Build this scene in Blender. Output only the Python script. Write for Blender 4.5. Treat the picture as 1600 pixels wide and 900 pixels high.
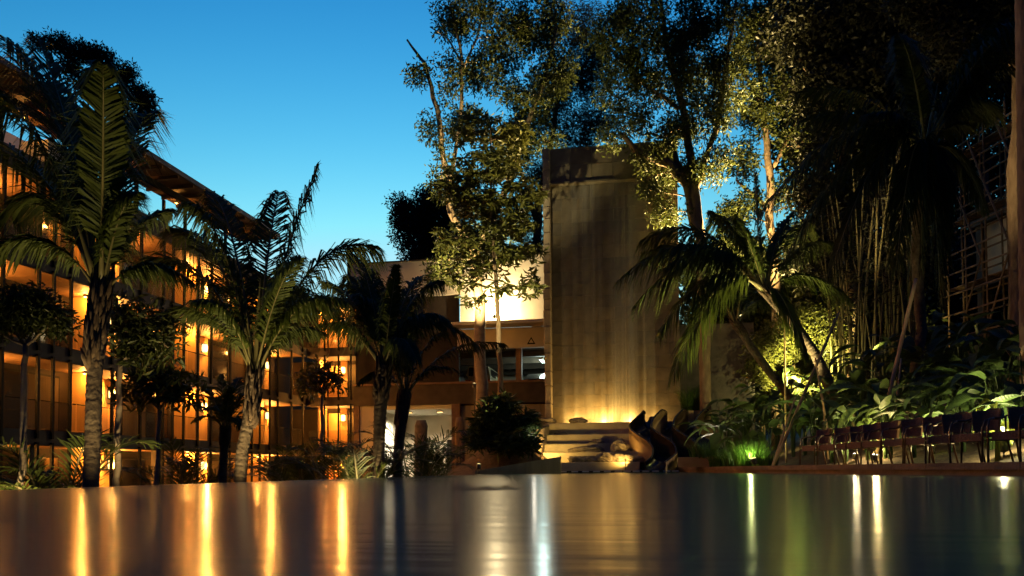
import bpy, math, random
import numpy as np
from mathutils import Vector, Matrix, noise as mnoise

# ------------------------------------------------------------------ camera, sky, exposure
SC = bpy.context.scene
COL = SC.collection
for _o in list(bpy.data.objects):
    bpy.data.objects.remove(_o)
R = math.radians
FPX, YAW, PITCH, ROLL, PPY, CAMZ = 1240.0, R(9.8), R(2.0), R(-0.4), 691.0, 0.15
CAMP = Vector((0, 0, CAMZ))
CROT = Matrix.Rotation(YAW, 3, 'Z') @ Matrix.Rotation(R(90) + PITCH, 3, 'X') @ Matrix.Rotation(ROLL, 3, 'Z')
cam = bpy.data.objects.new('camera', bpy.data.cameras.new('camera'))
COL.objects.link(cam)
cam.data.sensor_width = 36.0
cam.data.lens = FPX / 1600 * 36.0
cam.data.shift_y = (PPY - 450) / 1600
cam.data.clip_start = 0.02
cam.data.clip_end = 2000
cam.matrix_world = Matrix.Translation(CAMP) @ CROT.to_4x4()
SC.camera = cam

world = bpy.data.worlds.new("World")
SC.world = world
world.use_nodes = True
_nt = world.node_tree
_bg = _nt.nodes['Background']
_sky = _nt.nodes.new('ShaderNodeTexSky')
_sky.sky_type = 'NISHITA'
_sky.sun_disc = False
_sky.sun_elevation = R(-4.0)      # just after sunset, glow ahead of the camera
_sky.sun_rotation = R(-15)
_sky.ozone_density = 4.0
_sky.air_density = 2.0
_sky.dust_density = 1.0
_sp = _nt.nodes.new('ShaderNodeSeparateColor')
_cb = _nt.nodes.new('ShaderNodeCombineColor')
_nt.links.new(_sky.outputs[0], _sp.inputs[0])
for _i, (_p, _g) in enumerate(((3.0, 151000.0), (1.70, 502.0), (1.32, 54.7))):   # film response of each colour
    _m1 = _nt.nodes.new('ShaderNodeMath'); _m1.operation = 'POWER'; _m1.inputs[1].default_value = _p
    _m2 = _nt.nodes.new('ShaderNodeMath'); _m2.operation = 'MULTIPLY'; _m2.inputs[1].default_value = _g
    _nt.links.new(_sp.outputs[_i], _m1.inputs[0]); _nt.links.new(_m1.outputs[0], _m2.inputs[0]); 
    _m3 = _nt.nodes.new('ShaderNodeMath'); _m3.operation = 'MINIMUM'; _m3.inputs[1].default_value = (.42, .85, 1.0)[_i]
    _nt.links.new(_m2.outputs[0], _m3.inputs[0]); _nt.links.new(_m3.outputs[0], _cb.inputs[_i])
_nt.links.new(_cb.outputs[0], _bg.inputs[0])
_bg.inputs[1].default_value = 0.125
SC.view_settings.view_transform = 'Standard'
SC.view_settings.look = 'None'
SC.view_settings.exposure = 3.0
SC.view_settings.gamma = 1.0
SC.view_settings.use_curve_mapping = False
SC.render.engine = 'CYCLES'
SC.cycles.use_denoising = True
SC.cycles.max_bounces = 6
SC.cycles.diffuse_bounces = 2
SC.cycles.glossy_bounces = 3
SC.cycles.transmission_bounces = 4
SC.cycles.transparent_max_bounces = 10
SC.cycles.caustics_reflective = False
SC.cycles.caustics_refractive = False
SC.cycles.sample_clamp_indirect = 2.0

FWD = Vector((-math.sin(YAW), math.cos(YAW), 0))


def ray(px, py):
    return CROT @ Vector(((px - 800) / FPX, (PPY - py) / FPX, -1))


def at(px, py, d):
    """world point seen at photo pixel (px, py), d metres ahead"""
    r = ray(px, py)
    return CAMP + r * (d / r.dot(FWD))


def atx(px, py, X):
    r = ray(px, py)
    return CAMP + r * (X / r.x)


def aty(px, py, Y):
    r = ray(px, py)
    return CAMP + r * (Y / r.y)


def xy(px, d):
    p = at(px, 733, d)
    return p.x, p.y


def zat(py, px, d):
    return at(px, py, d).z


# ------------------------------------------------------------------ materials
MATS = {}


def mat(name, c1, c2=None, scale=4.0, rough=0.7, bump=0.0, bscale=None, stretch=(1, 1, 1), metal=0.0, spec=0.4, coord='Object', detail=6):
    if name in MATS:
        return MATS[name]
    m = bpy.data.materials.new(name)
    m.use_nodes = True
    nt = m.node_tree
    b = nt.nodes['Principled BSDF']
    b.inputs['Roughness'].default_value = rough
    b.inputs['Metallic'].default_value = metal
    b.inputs['Specular IOR Level'].default_value = spec
    b.inputs['Base Color'].default_value = (*c1, 1)
    tc = nt.nodes.new('ShaderNodeTexCoord')
    mp = nt.nodes.new('ShaderNodeMapping')
    mp.inputs['Scale'].default_value = stretch
    nt.links.new(tc.outputs[coord], mp.inputs[0])
    if c2:
        n = nt.nodes.new('ShaderNodeTexNoise')
        n.inputs['Scale'].default_value = scale
        n.inputs['Detail'].default_value = detail
        nt.links.new(mp.outputs[0], n.inputs['Vector'])
        cr = nt.nodes.new('ShaderNodeValToRGB')
        cr.color_ramp.elements[0].position = 0.32
        cr.color_ramp.elements[1].position = 0.68
        cr.color_ramp.elements[0].color = (*c1, 1)
        cr.color_ramp.elements[1].color = (*c2, 1)
        nt.links.new(n.outputs['Fac'], cr.inputs[0])
        nt.links.new(cr.outputs[0], b.inputs['Base Color'])
    if bump:
        n2 = nt.nodes.new('ShaderNodeTexNoise')
        n2.inputs['Scale'].default_value = bscale or scale * 3
        n2.inputs['Detail'].default_value = 6
        nt.links.new(mp.outputs[0], n2.inputs['Vector'])
        bp = nt.nodes.new('ShaderNodeBump')
        bp.inputs['Strength'].default_value = bump
        bp.inputs['Distance'].default_value = 0.05
        nt.links.new(n2.outputs['Fac'], bp.inputs['Height'])
        nt.links.new(bp.outputs[0], b.inputs['Normal'])
    MATS[name] = m
    return m


def leafmat(name, c1, c2, trans=0.3, rough=0.45, veins=False):
    if name in MATS:
        return MATS[name]
    m = bpy.data.materials.new(name)
    m.use_nodes = True
    nt = m.node_tree
    b = nt.nodes['Principled BSDF']
    b.inputs['Roughness'].default_value = rough
    b.inputs['Specular IOR Level'].default_value = 0.22
    g = nt.nodes.new('ShaderNodeNewGeometry')
    tc = nt.nodes.new('ShaderNodeTexCoord')
    n = nt.nodes.new('ShaderNodeTexNoise')
    n.inputs['Scale'].default_value = 1.3
    nt.links.new(tc.outputs['Object'], n.inputs['Vector'])
    mx = nt.nodes.new('ShaderNodeMath')
    mx.operation = 'MULTIPLY_ADD'
    mx.inputs[1].default_value = 0.6
    mx.inputs[2].default_value = -0.08
    nt.links.new(g.outputs['Random Per Island'], mx.inputs[0])
    ad = nt.nodes.new('ShaderNodeMath')
    ad.operation = 'MULTIPLY_ADD'
    ad.inputs[1].default_value = 0.5
    nt.links.new(n.outputs['Fac'], ad.inputs[0])
    nt.links.new(mx.outputs[0], ad.inputs[2])
    cr = nt.nodes.new('ShaderNodeValToRGB')
    cr.color_ramp.elements[0].color = (*c1, 1)
    cr.color_ramp.elements[1].color = (*c2, 1)
    nt.links.new(ad.outputs[0], cr.inputs[0])
    nt.links.new(cr.outputs[0], b.inputs['Base Color'])
    if veins:      # side veins and worn blotches along the blade
        wv = nt.nodes.new('ShaderNodeTexWave'); wv.inputs['Scale'].default_value = 5.5; wv.inputs['Distortion'].default_value = 1.2; wv.inputs['Detail'].default_value = 2
        nt.links.new(tc.outputs['Object'], wv.inputs['Vector'])
        bmp = nt.nodes.new('ShaderNodeBump'); bmp.inputs['Strength'].default_value = .45; bmp.inputs['Distance'].default_value = .02
        nt.links.new(wv.outputs['Fac'], bmp.inputs['Height']); nt.links.new(bmp.outputs[0], b.inputs['Normal'])
        n.inputs['Scale'].default_value = 3.5; n.inputs['Detail'].default_value = 8
    t = nt.nodes.new('ShaderNodeBsdfTranslucent')
    nt.links.new(cr.outputs[0], t.inputs['Color'])
    ms = nt.nodes.new('ShaderNodeMixShader')
    ms.inputs[0].default_value = trans
    nt.links.new(b.outputs[0], ms.inputs[1])
    nt.links.new(t.outputs[0], ms.inputs[2])
    nt.links.new(ms.outputs[0], nt.nodes['Material Output'].inputs[0])
    MATS[name] = m
    return m


def emit(name, c, s):
    if name in MATS:
        return MATS[name]
    m = bpy.data.materials.new(name)
    m.use_nodes = True
    b = m.node_tree.nodes['Principled BSDF']
    b.inputs['Base Color'].default_value = (*c, 1)
    b.inputs['Emission Color'].default_value = (*c, 1)
    b.inputs['Emission Strength'].default_value = s
    MATS[name] = m
    return m


def glassmat(name, tint, mix, rough=0.05):
    """thin pane: mostly see-through, with a film of reflection and tint"""
    m = bpy.data.materials.new(name)
    m.use_nodes = True
    nt = m.node_tree
    b = nt.nodes['Principled BSDF']
    b.inputs['Base Color'].default_value = (*tint, 1)
    b.inputs['Roughness'].default_value = rough
    t = nt.nodes.new('ShaderNodeBsdfTransparent')
    ms = nt.nodes.new('ShaderNodeMixShader')
    ms.inputs[0].default_value = mix
    nt.links.new(t.outputs[0], ms.inputs[1])
    nt.links.new(b.outputs[0], ms.inputs[2])
    nt.links.new(ms.outputs[0], nt.nodes['Material Output'].inputs[0])
    MATS[name] = m
    return m


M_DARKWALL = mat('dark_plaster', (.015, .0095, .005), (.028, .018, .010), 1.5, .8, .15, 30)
M_SLAB = mat('slab_concrete', (.05, .037, .024), (.08, .06, .04), 2.0, .75, .15, 25)
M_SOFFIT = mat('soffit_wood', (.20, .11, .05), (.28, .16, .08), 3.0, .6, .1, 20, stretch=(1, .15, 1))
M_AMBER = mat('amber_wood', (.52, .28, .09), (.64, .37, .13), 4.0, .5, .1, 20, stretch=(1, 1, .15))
M_CREAM = mat('cream_plaster', (.55, .48, .36), (.62, .54, .41), 1.2, .85, .12, 40)
M_WHITE = mat('white_plaster', (.72, .70, .62), (.78, .76, .68), 1.5, .8, .05, 30)
M_STEEL = mat('black_steel', (.003, .0026, .002), (.006, .005, .004), 8, .6, spec=.12)
M_GLASS = glassmat('balustrade_glass', (.12, .13, .10), .11, .08)
M_WINDOW = mat('window_glass', (.012, .012, .012), (.03, .025, .02), .8, .12, spec=.6)
M_CURTAIN = mat('curtain_cloth', (.05, .036, .02), (.08, .06, .035), 6, .9, .3, 14, stretch=(1, 6, .05))
M_ROOF = mat('roof_metal', (.10, .075, .06), (.15, .11, .09), 3, .5, .1, 20)
M_TILE = mat('slate_tile', (.085, .068, .042), (.14, .112, .072), 2.2, .45, .28, 14, coord='Object')
M_TILE2 = mat('slate_tile_light', (.12, .098, .062), (.18, .148, .095), 2.2, .5, .28, 14)
M_TILE3 = mat('slate_tile_dark', (.075, .065, .048), (.12, .10, .075), 2.5, .4, .28, 14)
M_MORTAR = mat('mortar', (.05, .045, .035), (.07, .06, .05), 6, .9)
M_STEP = mat('step_stone', (.36, .30, .20), (.46, .39, .26), 2.5, .5, .3, 12)
M_BLOCK = mat('rough_block', (.22, .18, .13), (.34, .28, .20), 3, .85, .9, 9)
M_ROCK = mat('rock', (.12, .095, .07), (.26, .21, .15), 3.5, .85, 1.0, 7)
M_SOIL = mat('soil', (.06, .036, .02), (.12, .075, .04), 6, .95, 1.0, 10)
M_BOARD = mat('board_marked_concrete', (.20, .17, .10), (.29, .25, .15), 3, .8, .3, 12, stretch=(1, 1, .1))
M_DECK = mat('deck_stone', (.15, .085, .05), (.22, .13, .075), 3, .7, .3, 16)
M_BARK = mat('bark', (.14, .095, .055), (.24, .17, .10), 5, .9, 1.0, 12, stretch=(1, 1, .35))
M_BARKLT = mat('pale_bark', (.26, .19, .12), (.38, .29, .19), 4, .85, .8, 10)
M_PALMTRUNK = mat('palm_trunk', (.075, .052, .030), (.15, .11, .066), 5, .9, .8, 14)
M_BOOT = mat('palm_fibre', (.06, .038, .02), (.13, .085, .045), 6, .95, 1.0, 16, stretch=(1, 1, .3))
M_RACHIS = mat('frond_rib', (.13, .115, .04), (.20, .17, .06), 3, .5)
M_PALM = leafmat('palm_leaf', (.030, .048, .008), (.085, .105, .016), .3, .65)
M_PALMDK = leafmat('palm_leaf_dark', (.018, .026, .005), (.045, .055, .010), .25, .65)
M_LEAFGOLD = leafmat('broad_leaf', (.040, .050, .010), (.13, .13, .030), .3)
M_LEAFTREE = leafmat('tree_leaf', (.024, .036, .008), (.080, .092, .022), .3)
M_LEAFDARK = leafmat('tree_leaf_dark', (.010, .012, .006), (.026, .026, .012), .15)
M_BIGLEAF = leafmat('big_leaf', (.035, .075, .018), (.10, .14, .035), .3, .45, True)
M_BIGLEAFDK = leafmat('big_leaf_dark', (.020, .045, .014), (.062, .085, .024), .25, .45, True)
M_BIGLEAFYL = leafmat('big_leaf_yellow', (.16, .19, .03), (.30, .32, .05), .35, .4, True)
M_GRASSB = leafmat('grass_blade', (.035, .085, .015), (.10, .19, .03), .35)
M_BAMBOO = mat('bamboo_pole', (.40, .27, .12), (.52, .36, .17), 3, .5, .2, 14, stretch=(1, 1, .3))
M_CULM = mat('bamboo_culm', (.09, .085, .035), (.16, .14, .06), 3, .5)
M_RATTAN = mat('rattan_weave', (.24, .11, .045), (.34, .17, .07), 30, .6, .8, 60)
M_TUBE = mat('brown_tube', (.11, .055, .026), (.16, .08, .04), 5, .3, metal=.5)
M_SLIDE = mat('slide_navy', (.010, .013, .022), (.018, .022, .034), 2, .18, spec=.6)
M_SLIDEOUT = mat('slide_tan', (.36, .22, .10), (.44, .28, .13), 3, .45)
M_SLIDEDK = mat('slide_brown', (.055, .036, .02), (.08, .052, .03), 3, .3)
M_SCAF = mat('scaffold_wood', (.17, .10, .055), (.26, .16, .09), 4, .8, .4, 12)
M_FIX = mat('lamp_metal', (.05, .045, .04), (.09, .08, .07), 6, .4, metal=.6)
E_AMBER = emit('lamp_glow_amber', (1.0, .62, .22), .45)
E_WARM = emit('lamp_glow_warm', (1.0, .60, .18), .55)
E_YELLOW = emit('lamp_glow_yellow', (1.0, .80, .30), .5)
E_PINK = emit('lamp_glow_white', (1.0, .86, .74), 1.0)
E_FLUO = emit('tube_glow', (.75, 1.0, .92), .7)


# ------------------------------------------------------------------ mesh helpers
class MB:
    def __init__(s):
        s.v, s.f = [], []

    def add(s, vs, fs):
        o = len(s.v)
        s.v.extend([tuple(p) for p in vs])
        s.f.extend([tuple(i + o for i in f) for f in fs])

    def box(s, x0, x1, y0, y1, z0, z1):
        s.add([(x0, y0, z0), (x1, y0, z0), (x1, y1, z0), (x0, y1, z0), (x0, y0, z1), (x1, y0, z1), (x1, y1, z1), (x0, y1, z1)],
              [(0, 3, 2, 1), (4, 5, 6, 7), (0, 1, 5, 4), (1, 2, 6, 5), (2, 3, 7, 6), (3, 0, 4, 7)])

    def bbox(s, x0, x1, y0, y1, z0, z1, b=.02):
        """box with chamfered vertical and top edges"""
        P = lambda i, z: [(x0 + i + b, y0 + i, z), (x1 - i - b, y0 + i, z), (x1 - i, y0 + i + b, z), (x1 - i, y1 - i - b, z),
                          (x1 - i - b, y1 - i, z), (x0 + i + b, y1 - i, z), (x0 + i, y1 - i - b, z), (x0 + i, y0 + i + b, z)]
        vs = P(0, z0) + P(0, z1 - b) + P(b, z1)
        fs = [tuple(range(7, -1, -1)), tuple(range(16, 24))]
        for k in (0, 8):
            for i in range(8):
                j = (i + 1) % 8
                fs.append((k + i, k + j, k + 8 + j, k + 8 + i))
        s.add(vs, fs)

    def tube(s, pts, rad, n=8, cap=True):
        pts = [Vector(p) for p in pts]
        if not hasattr(rad, '__len__'):
            rad = [rad] * len(pts)
        rings = []
        ref = Vector((0, 0, 1))
        d0 = (pts[1] - pts[0]).normalized()
        if abs(d0.z) > .9:
            ref = Vector((1, 0, 0))
        for i, p in enumerate(pts):
            d = (pts[min(i + 1, len(pts) - 1)] - pts[max(i - 1, 0)])
            d = d.normalized() if d.length > 1e-9 else d0
            a = d.cross(ref)
            if a.length < 1e-4:
                a = d.orthogonal()
            a.normalize()
            b = d.cross(a)
            rings.append([p + (a * math.cos(2 * math.pi * k / n) + b * math.sin(2 * math.pi * k / n)) * rad[i] for k in range(n)])
        vs = [v for r in rings for v in r]
        fs = []
        for i in range(len(pts) - 1):
            for k in range(n):
                j = (k + 1) % n
                fs.append((i * n + k, i * n + j, (i + 1) * n + j, (i + 1) * n + k))
        if cap:
            fs.append(tuple(range(n - 1, -1, -1)))
            fs.append(tuple((len(pts) - 1) * n + k for k in range(n)))
        s.add(vs, fs)

    def lathe(s, c, prof, n=12):
        c = Vector(c)
        vs = []
        for r, z in prof:
            for k in range(n):
                a = 2 * math.pi * k / n
                vs.append(c + Vector((r * math.cos(a), r * math.sin(a), z)))
        fs = []
        for i in range(len(prof) - 1):
            for k in range(n):
                j = (k + 1) % n
                fs.append((i * n + k, i * n + j, (i + 1) * n + j, (i + 1) * n + k))
        fs.append(tuple(range(n - 1, -1, -1)))
        fs.append(tuple((len(prof) - 1) * n + k for k in range(n)))
        s.add(vs, fs)

    def prism(s, poly, z0, z1):
        n = len(poly)
        s.add([(x, y, z0) for x, y in poly] + [(x, y, z1) for x, y in poly],
              [tuple(range(n - 1, -1, -1)), tuple(range(n, 2 * n))] + [(i, (i + 1) % n, n + (i + 1) % n, n + i) for i in range(n)])

    def mesh(s, name):
        me = bpy.data.meshes.new(name)
        me.from_pydata(s.v, [], s.f)
        me.update()
        return me

    def build(s, name, m, parent=None, smooth=False):
        return obj(name, s.mesh(name), m, parent, smooth)


def npmesh(name, V, F):
    """V (n,3), F (m,k)"""
    me = bpy.data.meshes.new(name)
    V = np.asarray(V, dtype=np.float32)
    F = np.asarray(F, dtype=np.int32)
    k = F.shape[1]
    me.vertices.add(len(V))
    me.vertices.foreach_set('co', V.ravel())
    me.loops.add(F.size)
    me.loops.foreach_set('vertex_index', F.ravel())
    me.polygons.add(len(F))
    me.polygons.foreach_set('loop_start', np.arange(0, F.size, k, dtype=np.int32))
    me.update(calc_edges=True)
    me.validate()
    return me


def obj(name, me, m, parent=None, smooth=False):
    o = bpy.data.objects.new(name, me)
    COL.objects.link(o)
    if m is not None and not me.materials:
        me.materials.append(m)
    if smooth:
        me.polygons.foreach_set('use_smooth', [True] * len(me.polygons))
    if parent:
        o.parent = parent
    return o


def tag(o, label, cat, group=None):
    o['label'] = label
    o['category'] = cat
    if group:
        o['group'] = group
    return o


def thing(name, label, cat, loc=(0, 0, 0), rz=0.0, group=None):
    o = bpy.data.objects.new(name, None)
    o.empty_display_size = .1
    COL.objects.link(o)
    o.location = loc
    o.rotation_euler = (0, 0, rz)
    return tag(o, label, cat, group)


def struct(o):
    o['kind'] = 'structure'
    return o


def stuff(o):
    o['kind'] = 'stuff'
    return o


def dup(root, loc=None, rz=None, label=None, group=None):
    def cp(o, par):
        c = o.copy()
        COL.objects.link(c)
        c.parent = par
        for ch in o.children:
            cp(ch, c)
        return c
    r = cp(root, None)
    if loc is not None:
        r.location = loc
    if rz is not None:
        r.rotation_euler = (0, 0, rz)
    if label:
        r['label'] = label
    if group:
        r['group'] = group
    return r


def bx(name, m, parent, *a):
    b = MB()
    b.box(*a)
    return b.build(name, m, parent)


def point_light(parent, loc, power, color, radius=.08, name='bulb_light'):
    l = bpy.data.lights.new(name, 'POINT')
    l.energy = power
    l.color = color
    l.shadow_soft_size = radius
    o = bpy.data.objects.new(name, l)
    COL.objects.link(o)
    o.parent = parent
    o.location = loc
    return o


def spot_light(parent, loc, aim, power, color, angle=80, blend=.6, radius=.08, name='bulb_light'):
    l = bpy.data.lights.new(name, 'SPOT')
    l.energy = power
    l.color = color
    l.shadow_soft_size = radius
    l.spot_size = R(angle)
    l.spot_blend = blend
    o = bpy.data.objects.new(name, l)
    COL.objects.link(o)
    o.parent = parent
    o.location = loc
    o.rotation_euler = Vector(aim).to_track_quat('-Z', 'Y').to_euler()
    return o


AMB = (1.0, .41, .07)
WARM = (1.0, .72, .34)

# ------------------------------------------------------------------ setting: ground, water, deck, bank
GZ = -1.6          # level of the sunken garden by the hotel wing
PX0 = -5.7         # overflow edge of the pool

g = MB()
g.add([(-400, -400, GZ - .3), (400, -400, GZ - .3), (400, 600, GZ - .3), (-400, 600, GZ - .3)], [(0, 1, 2, 3)])
struct(g.build('ground', mat('earth', (.05, .04, .025), (.09, .07, .04), 1.5, .95, .6, 6)))
b = MB()
nx, ny = 24, 60
vs = []
for j in range(ny + 1):
    for i in range(nx + 1):
        x = -20.4 + (PX0 - .3 + 20.4) * i / nx
        y = -12 + 58 * j / ny
        vs.append((x, y, GZ + .06 * mnoise.noise(Vector((x * .5, y * .5, 0)))))
b.add(vs, [(j * (nx + 1) + i, j * (nx + 1) + i + 1, (j + 1) * (nx + 1) + i + 1, (j + 1) * (nx + 1) + i) for j in range(ny) for i in range(nx)])
struct(b.build('garden_ground', mat('lawn_soil', (.025, .035, .012), (.05, .055, .02), 3, .95, .8, 12), None, True))

# pool water: dark basin colour under a rough, softly rippled surface
m = bpy.data.materials.new('pool_water')
m.use_nodes = True
nt = m.node_tree
bs = nt.nodes['Principled BSDF']
bs.inputs['Base Color'].default_value = (.02, .16, .11, 1)
bs.inputs['Roughness'].default_value = .17
bs.inputs['IOR'].default_value = 1.33
bs.inputs['Specular IOR Level'].default_value = .5
tc = nt.nodes.new('ShaderNodeTexCoord')
mp = nt.nodes.new('ShaderNodeMapping')
mp.inputs['Rotation'].default_value = (0, 0, YAW)
mp.inputs['Scale'].default_value = (.5, 2.2, 1)
nz = nt.nodes.new('ShaderNodeTexNoise')
nz.inputs['Scale'].default_value = 1.6
nz.inputs['Detail'].default_value = 3
bp = nt.nodes.new('ShaderNodeBump')
bp.inputs['Strength'].default_value = .12
bp.inputs['Distance'].default_value = .03
nt.links.new(tc.outputs['Object'], mp.inputs[0])
nt.links.new(mp.outputs[0], nz.inputs['Vector'])
nt.links.new(nz.outputs['Fac'], bp.inputs['Height'])
nt.links.new(bp.outputs[0], bs.inputs['Normal'])
MATS['pool_water'] = m
w = MB()
w.add([(PX0, -14, 0), (22, -14, 0), (22, 34.2, 0), (PX0, 34.2, 0)], [(0, 1, 2, 3)])
struct(w.build('pool_water', m))
b = MB()
b.box(PX0 - .3, PX0 - .001, -14, 30.5, GZ - .2, -.006)
struct(b.build('pool_wall', mat('pool_wall_tile', (.02, .028, .03), (.035, .045, .045), 3, .3)))

EDGE = [xy(2300, 5.0), xy(1950, 7.5), xy(1750, 10.2), xy(1600, 12.2), xy(1520, 13.6), xy(1450, 15.0), xy(1360, 17.2), xy(1280, 19.6), xy(1220, 22.2), xy(1170, 25.2),
        xy(1120, 28.6), xy(1085, 31.2), xy(1058, 33.4)]
DZ = .21
out = EDGE + [(3.5, 36), (9, 36), (14, 25), (16, 12), (16, 2)]
b = MB()
b.prism(out[::-1], -.6, DZ)
struct(b.build('pool_deck', M_DECK))
# overhanging coping stones along the deck edge
copen = thing('pool_coping', 'brown stone coping running along the curved pool edge below the chairs', 'coping')
for i in range(1, len(EDGE) - 1):
    (x0, y0), (x1, y1) = EDGE[i], EDGE[i + 1]
    nseg = max(1, int(math.hypot(x1 - x0, y1 - y0) / 1.1))
    for k in range(nseg):
        a = Vector((x0 + (x1 - x0) * k / nseg, y0 + (y1 - y0) * k / nseg, 0))
        c = Vector((x0 + (x1 - x0) * (k + 1) / nseg, y0 + (y1 - y0) * (k + 1) / nseg, 0))
        t = (c - a).normalized()
        nrm = Vector((t.y, -t.x, 0))
        if nrm.x < 0:
            nrm = -nrm
        a2, c2 = a + t * .006 - nrm * .06, c - t * .006 - nrm * .06
        a3, c3 = a2 + nrm * .4, c2 + nrm * .4
        bb = MB()
        P = [(a2.x, a2.y), (c2.x, c2.y), (c3.x, c3.y), (a3.x, a3.y)]
        bb.prism(P if (c2 - a2).cross(a3 - a2).z > 0 else P[::-1], .10, DZ + .012)
        bb.build('coping_stone', M_DECK, copen)


def xline(y):
    pts = [(-30, 14), (5, 9.0), (10, 7.4), (14, 6.5), (21.5, 5.0), (27, 3.6), (33, 3.0), (41, 3.2), (60, 2.5), (90, 0)]
    for (a, xa), (c, xc) in zip(pts, pts[1:]):
        if y <= c:
            return xa + (xc - xa) * (y - a) / (c - a)
    return pts[-1][1]


def bankz(x, y):
    D = x - xline(y)
    z = .2 + .30 * max(0, D - .5) if D < 14 else .2 + .30 * 13.5 + (D - 14) * .42
    z += .15 * mnoise.noise(Vector((x * .6, y * .6, 3))) * min(1, max(0, D))
    return z


b = MB()
nx, ny = 50, 70
vs = []
for j in range(ny + 1):
    y = -12 + 110 * j / ny
    for i in range(nx + 1):
        x = xline(y) + 60 * (i / nx) ** 1.6
        vs.append((x, y, bankz(x, y) if i else -.4))
b.add(vs, [(j * (nx + 1) + i, j * (nx + 1) + i + 1, (j + 1) * (nx + 1) + i + 1, (j + 1) * (nx + 1) + i) for j in range(ny) for i in range(nx)])
struct(b.build('garden_bank', M_SOIL, None, True))

b = MB()
vs = []
nx = 60
for i in range(nx + 1):
    x = -160 + 340 * i / nx
    for q, (y, z) in enumerate(((72, -2.2), (90, 6.0), (125, 12.0), (200, 10.0))):
        vs.append((x, y + 4 * mnoise.noise(Vector((x * .05, q, 0))), z + (2.5 * mnoise.noise(Vector((x * .06, q, 5))) if q else 0)))
b.add(vs, [(i * 4 + q, (i + 1) * 4 + q, (i + 1) * 4 + q + 1, i * 4 + q + 1) for i in range(nx) for q in range(3)])
struct(b.build('hillside', mat('hill_scrub', (.012, .016, .007), (.03, .034, .014), .8, .95, 1.0, 2), None, True))

# ------------------------------------------------------------------ lamps
LANT = {}


def wall_lantern(loc, rz, label, group, power=6.0):
    """amber glass lantern on a back plate; local +x points away from the wall"""
    t = thing('wall_lantern', label, 'wall lamp', loc, rz, group)
    if not LANT:
        b = MB(); b.bbox(0, .03, -.08, .08, -.22, .22); LANT['p'] = b.mesh('back_plate'); LANT['p'].materials.append(M_FIX)
        b = MB(); b.lathe((.18, 0, 0), [(.09, -.2), (.13, -.17), (.145, .0), (.13, .17), (.09, .2)], 10); LANT['g'] = b.mesh('glass_shade'); LANT['g'].materials.append(E_WARM)
        b = MB(); b.lathe((.18, 0, 0), [(.155, .2), (.155, .225), (.03, .27)], 10); b.box(.02, .16, -.015, .015, .235, .26); LANT['c'] = b.mesh('cap'); LANT['c'].materials.append(M_FIX)
    obj('back_plate', LANT['p'], None, t); obj('glass_shade', LANT['g'], None, t); obj('cap', LANT['c'], None, t)
    point_light(t, (.36, 0, 0), power, AMB, .10)
    return t


def soffit_spot(loc, label, group, power=3.0):
    t = thing('ceiling_spot', label, 'ceiling lamp', loc, 0, group)
    if 's' not in LANT:
        b = MB(); b.lathe((0, 0, 0), [(.08, 0), (.08, -.07), (.07, -.08)], 10); LANT['s'] = b.mesh('housing'); LANT['s'].materials.append(M_FIX)
        b = MB(); b.lathe((0, 0, 0), [(.065, -.081), (.06, -.10), (.03, -.115)], 10); LANT['l'] = b.mesh('lens'); LANT['l'].materials.append(E_WARM)
    obj('housing', LANT['s'], None, t); obj('lens', LANT['l'], None, t)
    point_light(t, (0, 0, -.22), power, AMB, .06)
    return t


def ground_spot(loc, aim, label, power, color, angle=90, em=None, group=None, size=1.0, point=0.0, h=0.0):
    t = thing('garden_spotlight', label, 'garden light', loc, 0, group)
    q = Vector(aim).to_track_quat('Z', 'Y')
    b = MB(); b.tube([(0, 0, -.12), (0, 0, h + .10 * size)], .018 if h < .5 else .03, 6); b.build('stake', M_FIX, t)
    c = Vector((0, 0, h + .14 * size))
    ax = q @ Vector((0, 0, 1))
    b = MB(); b.tube([c - ax * .08 * size, c - ax * .06 * size, c + ax * .07 * size], [.04 * size, .07 * size, .08 * size], 10); b.build('housing', M_FIX, t)
    b = MB(); b.tube([c + ax * .071 * size, c + ax * .085 * size], [.072 * size, .06 * size], 10); b.build('lens', em or E_YELLOW, t)
    spot_light(t, c + ax * .12 * size, aim, power, color, angle)
    if point:
        point_light(t, c + ax * .2 * size, point, color, .06)
    return t


STOREY = ('ground floor', 'first floor', 'second floor', 'top floor')
# ------------------------------------------------------------------ left hotel wing
FX = -20.8
SOFF = [1.1, 4.15, 7.2, 10.25]
ST = .55
BX = FX - 2.1      # balcony back wall
Y0, Y1 = 11.0, 46.0
MODS = [13.9, 21.05, 28.2, 35.35, 42.3]
hotel = thing('hotel_wing', 'long four storey hotel wing with dark balconies, black posts and a projecting roof', 'building', (FX, Y0, GZ))
OFF = -Vector((FX, Y0, GZ))


def hb(name, m, *a):
    b = MB(); b.box(*a)
    o = b.build(name, m, hotel)
    o.location = OFF
    return o


def hmb(b, name, m, smooth=False):
    o = b.build(name, m, hotel, smooth)
    o.location = OFF
    return o


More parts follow.
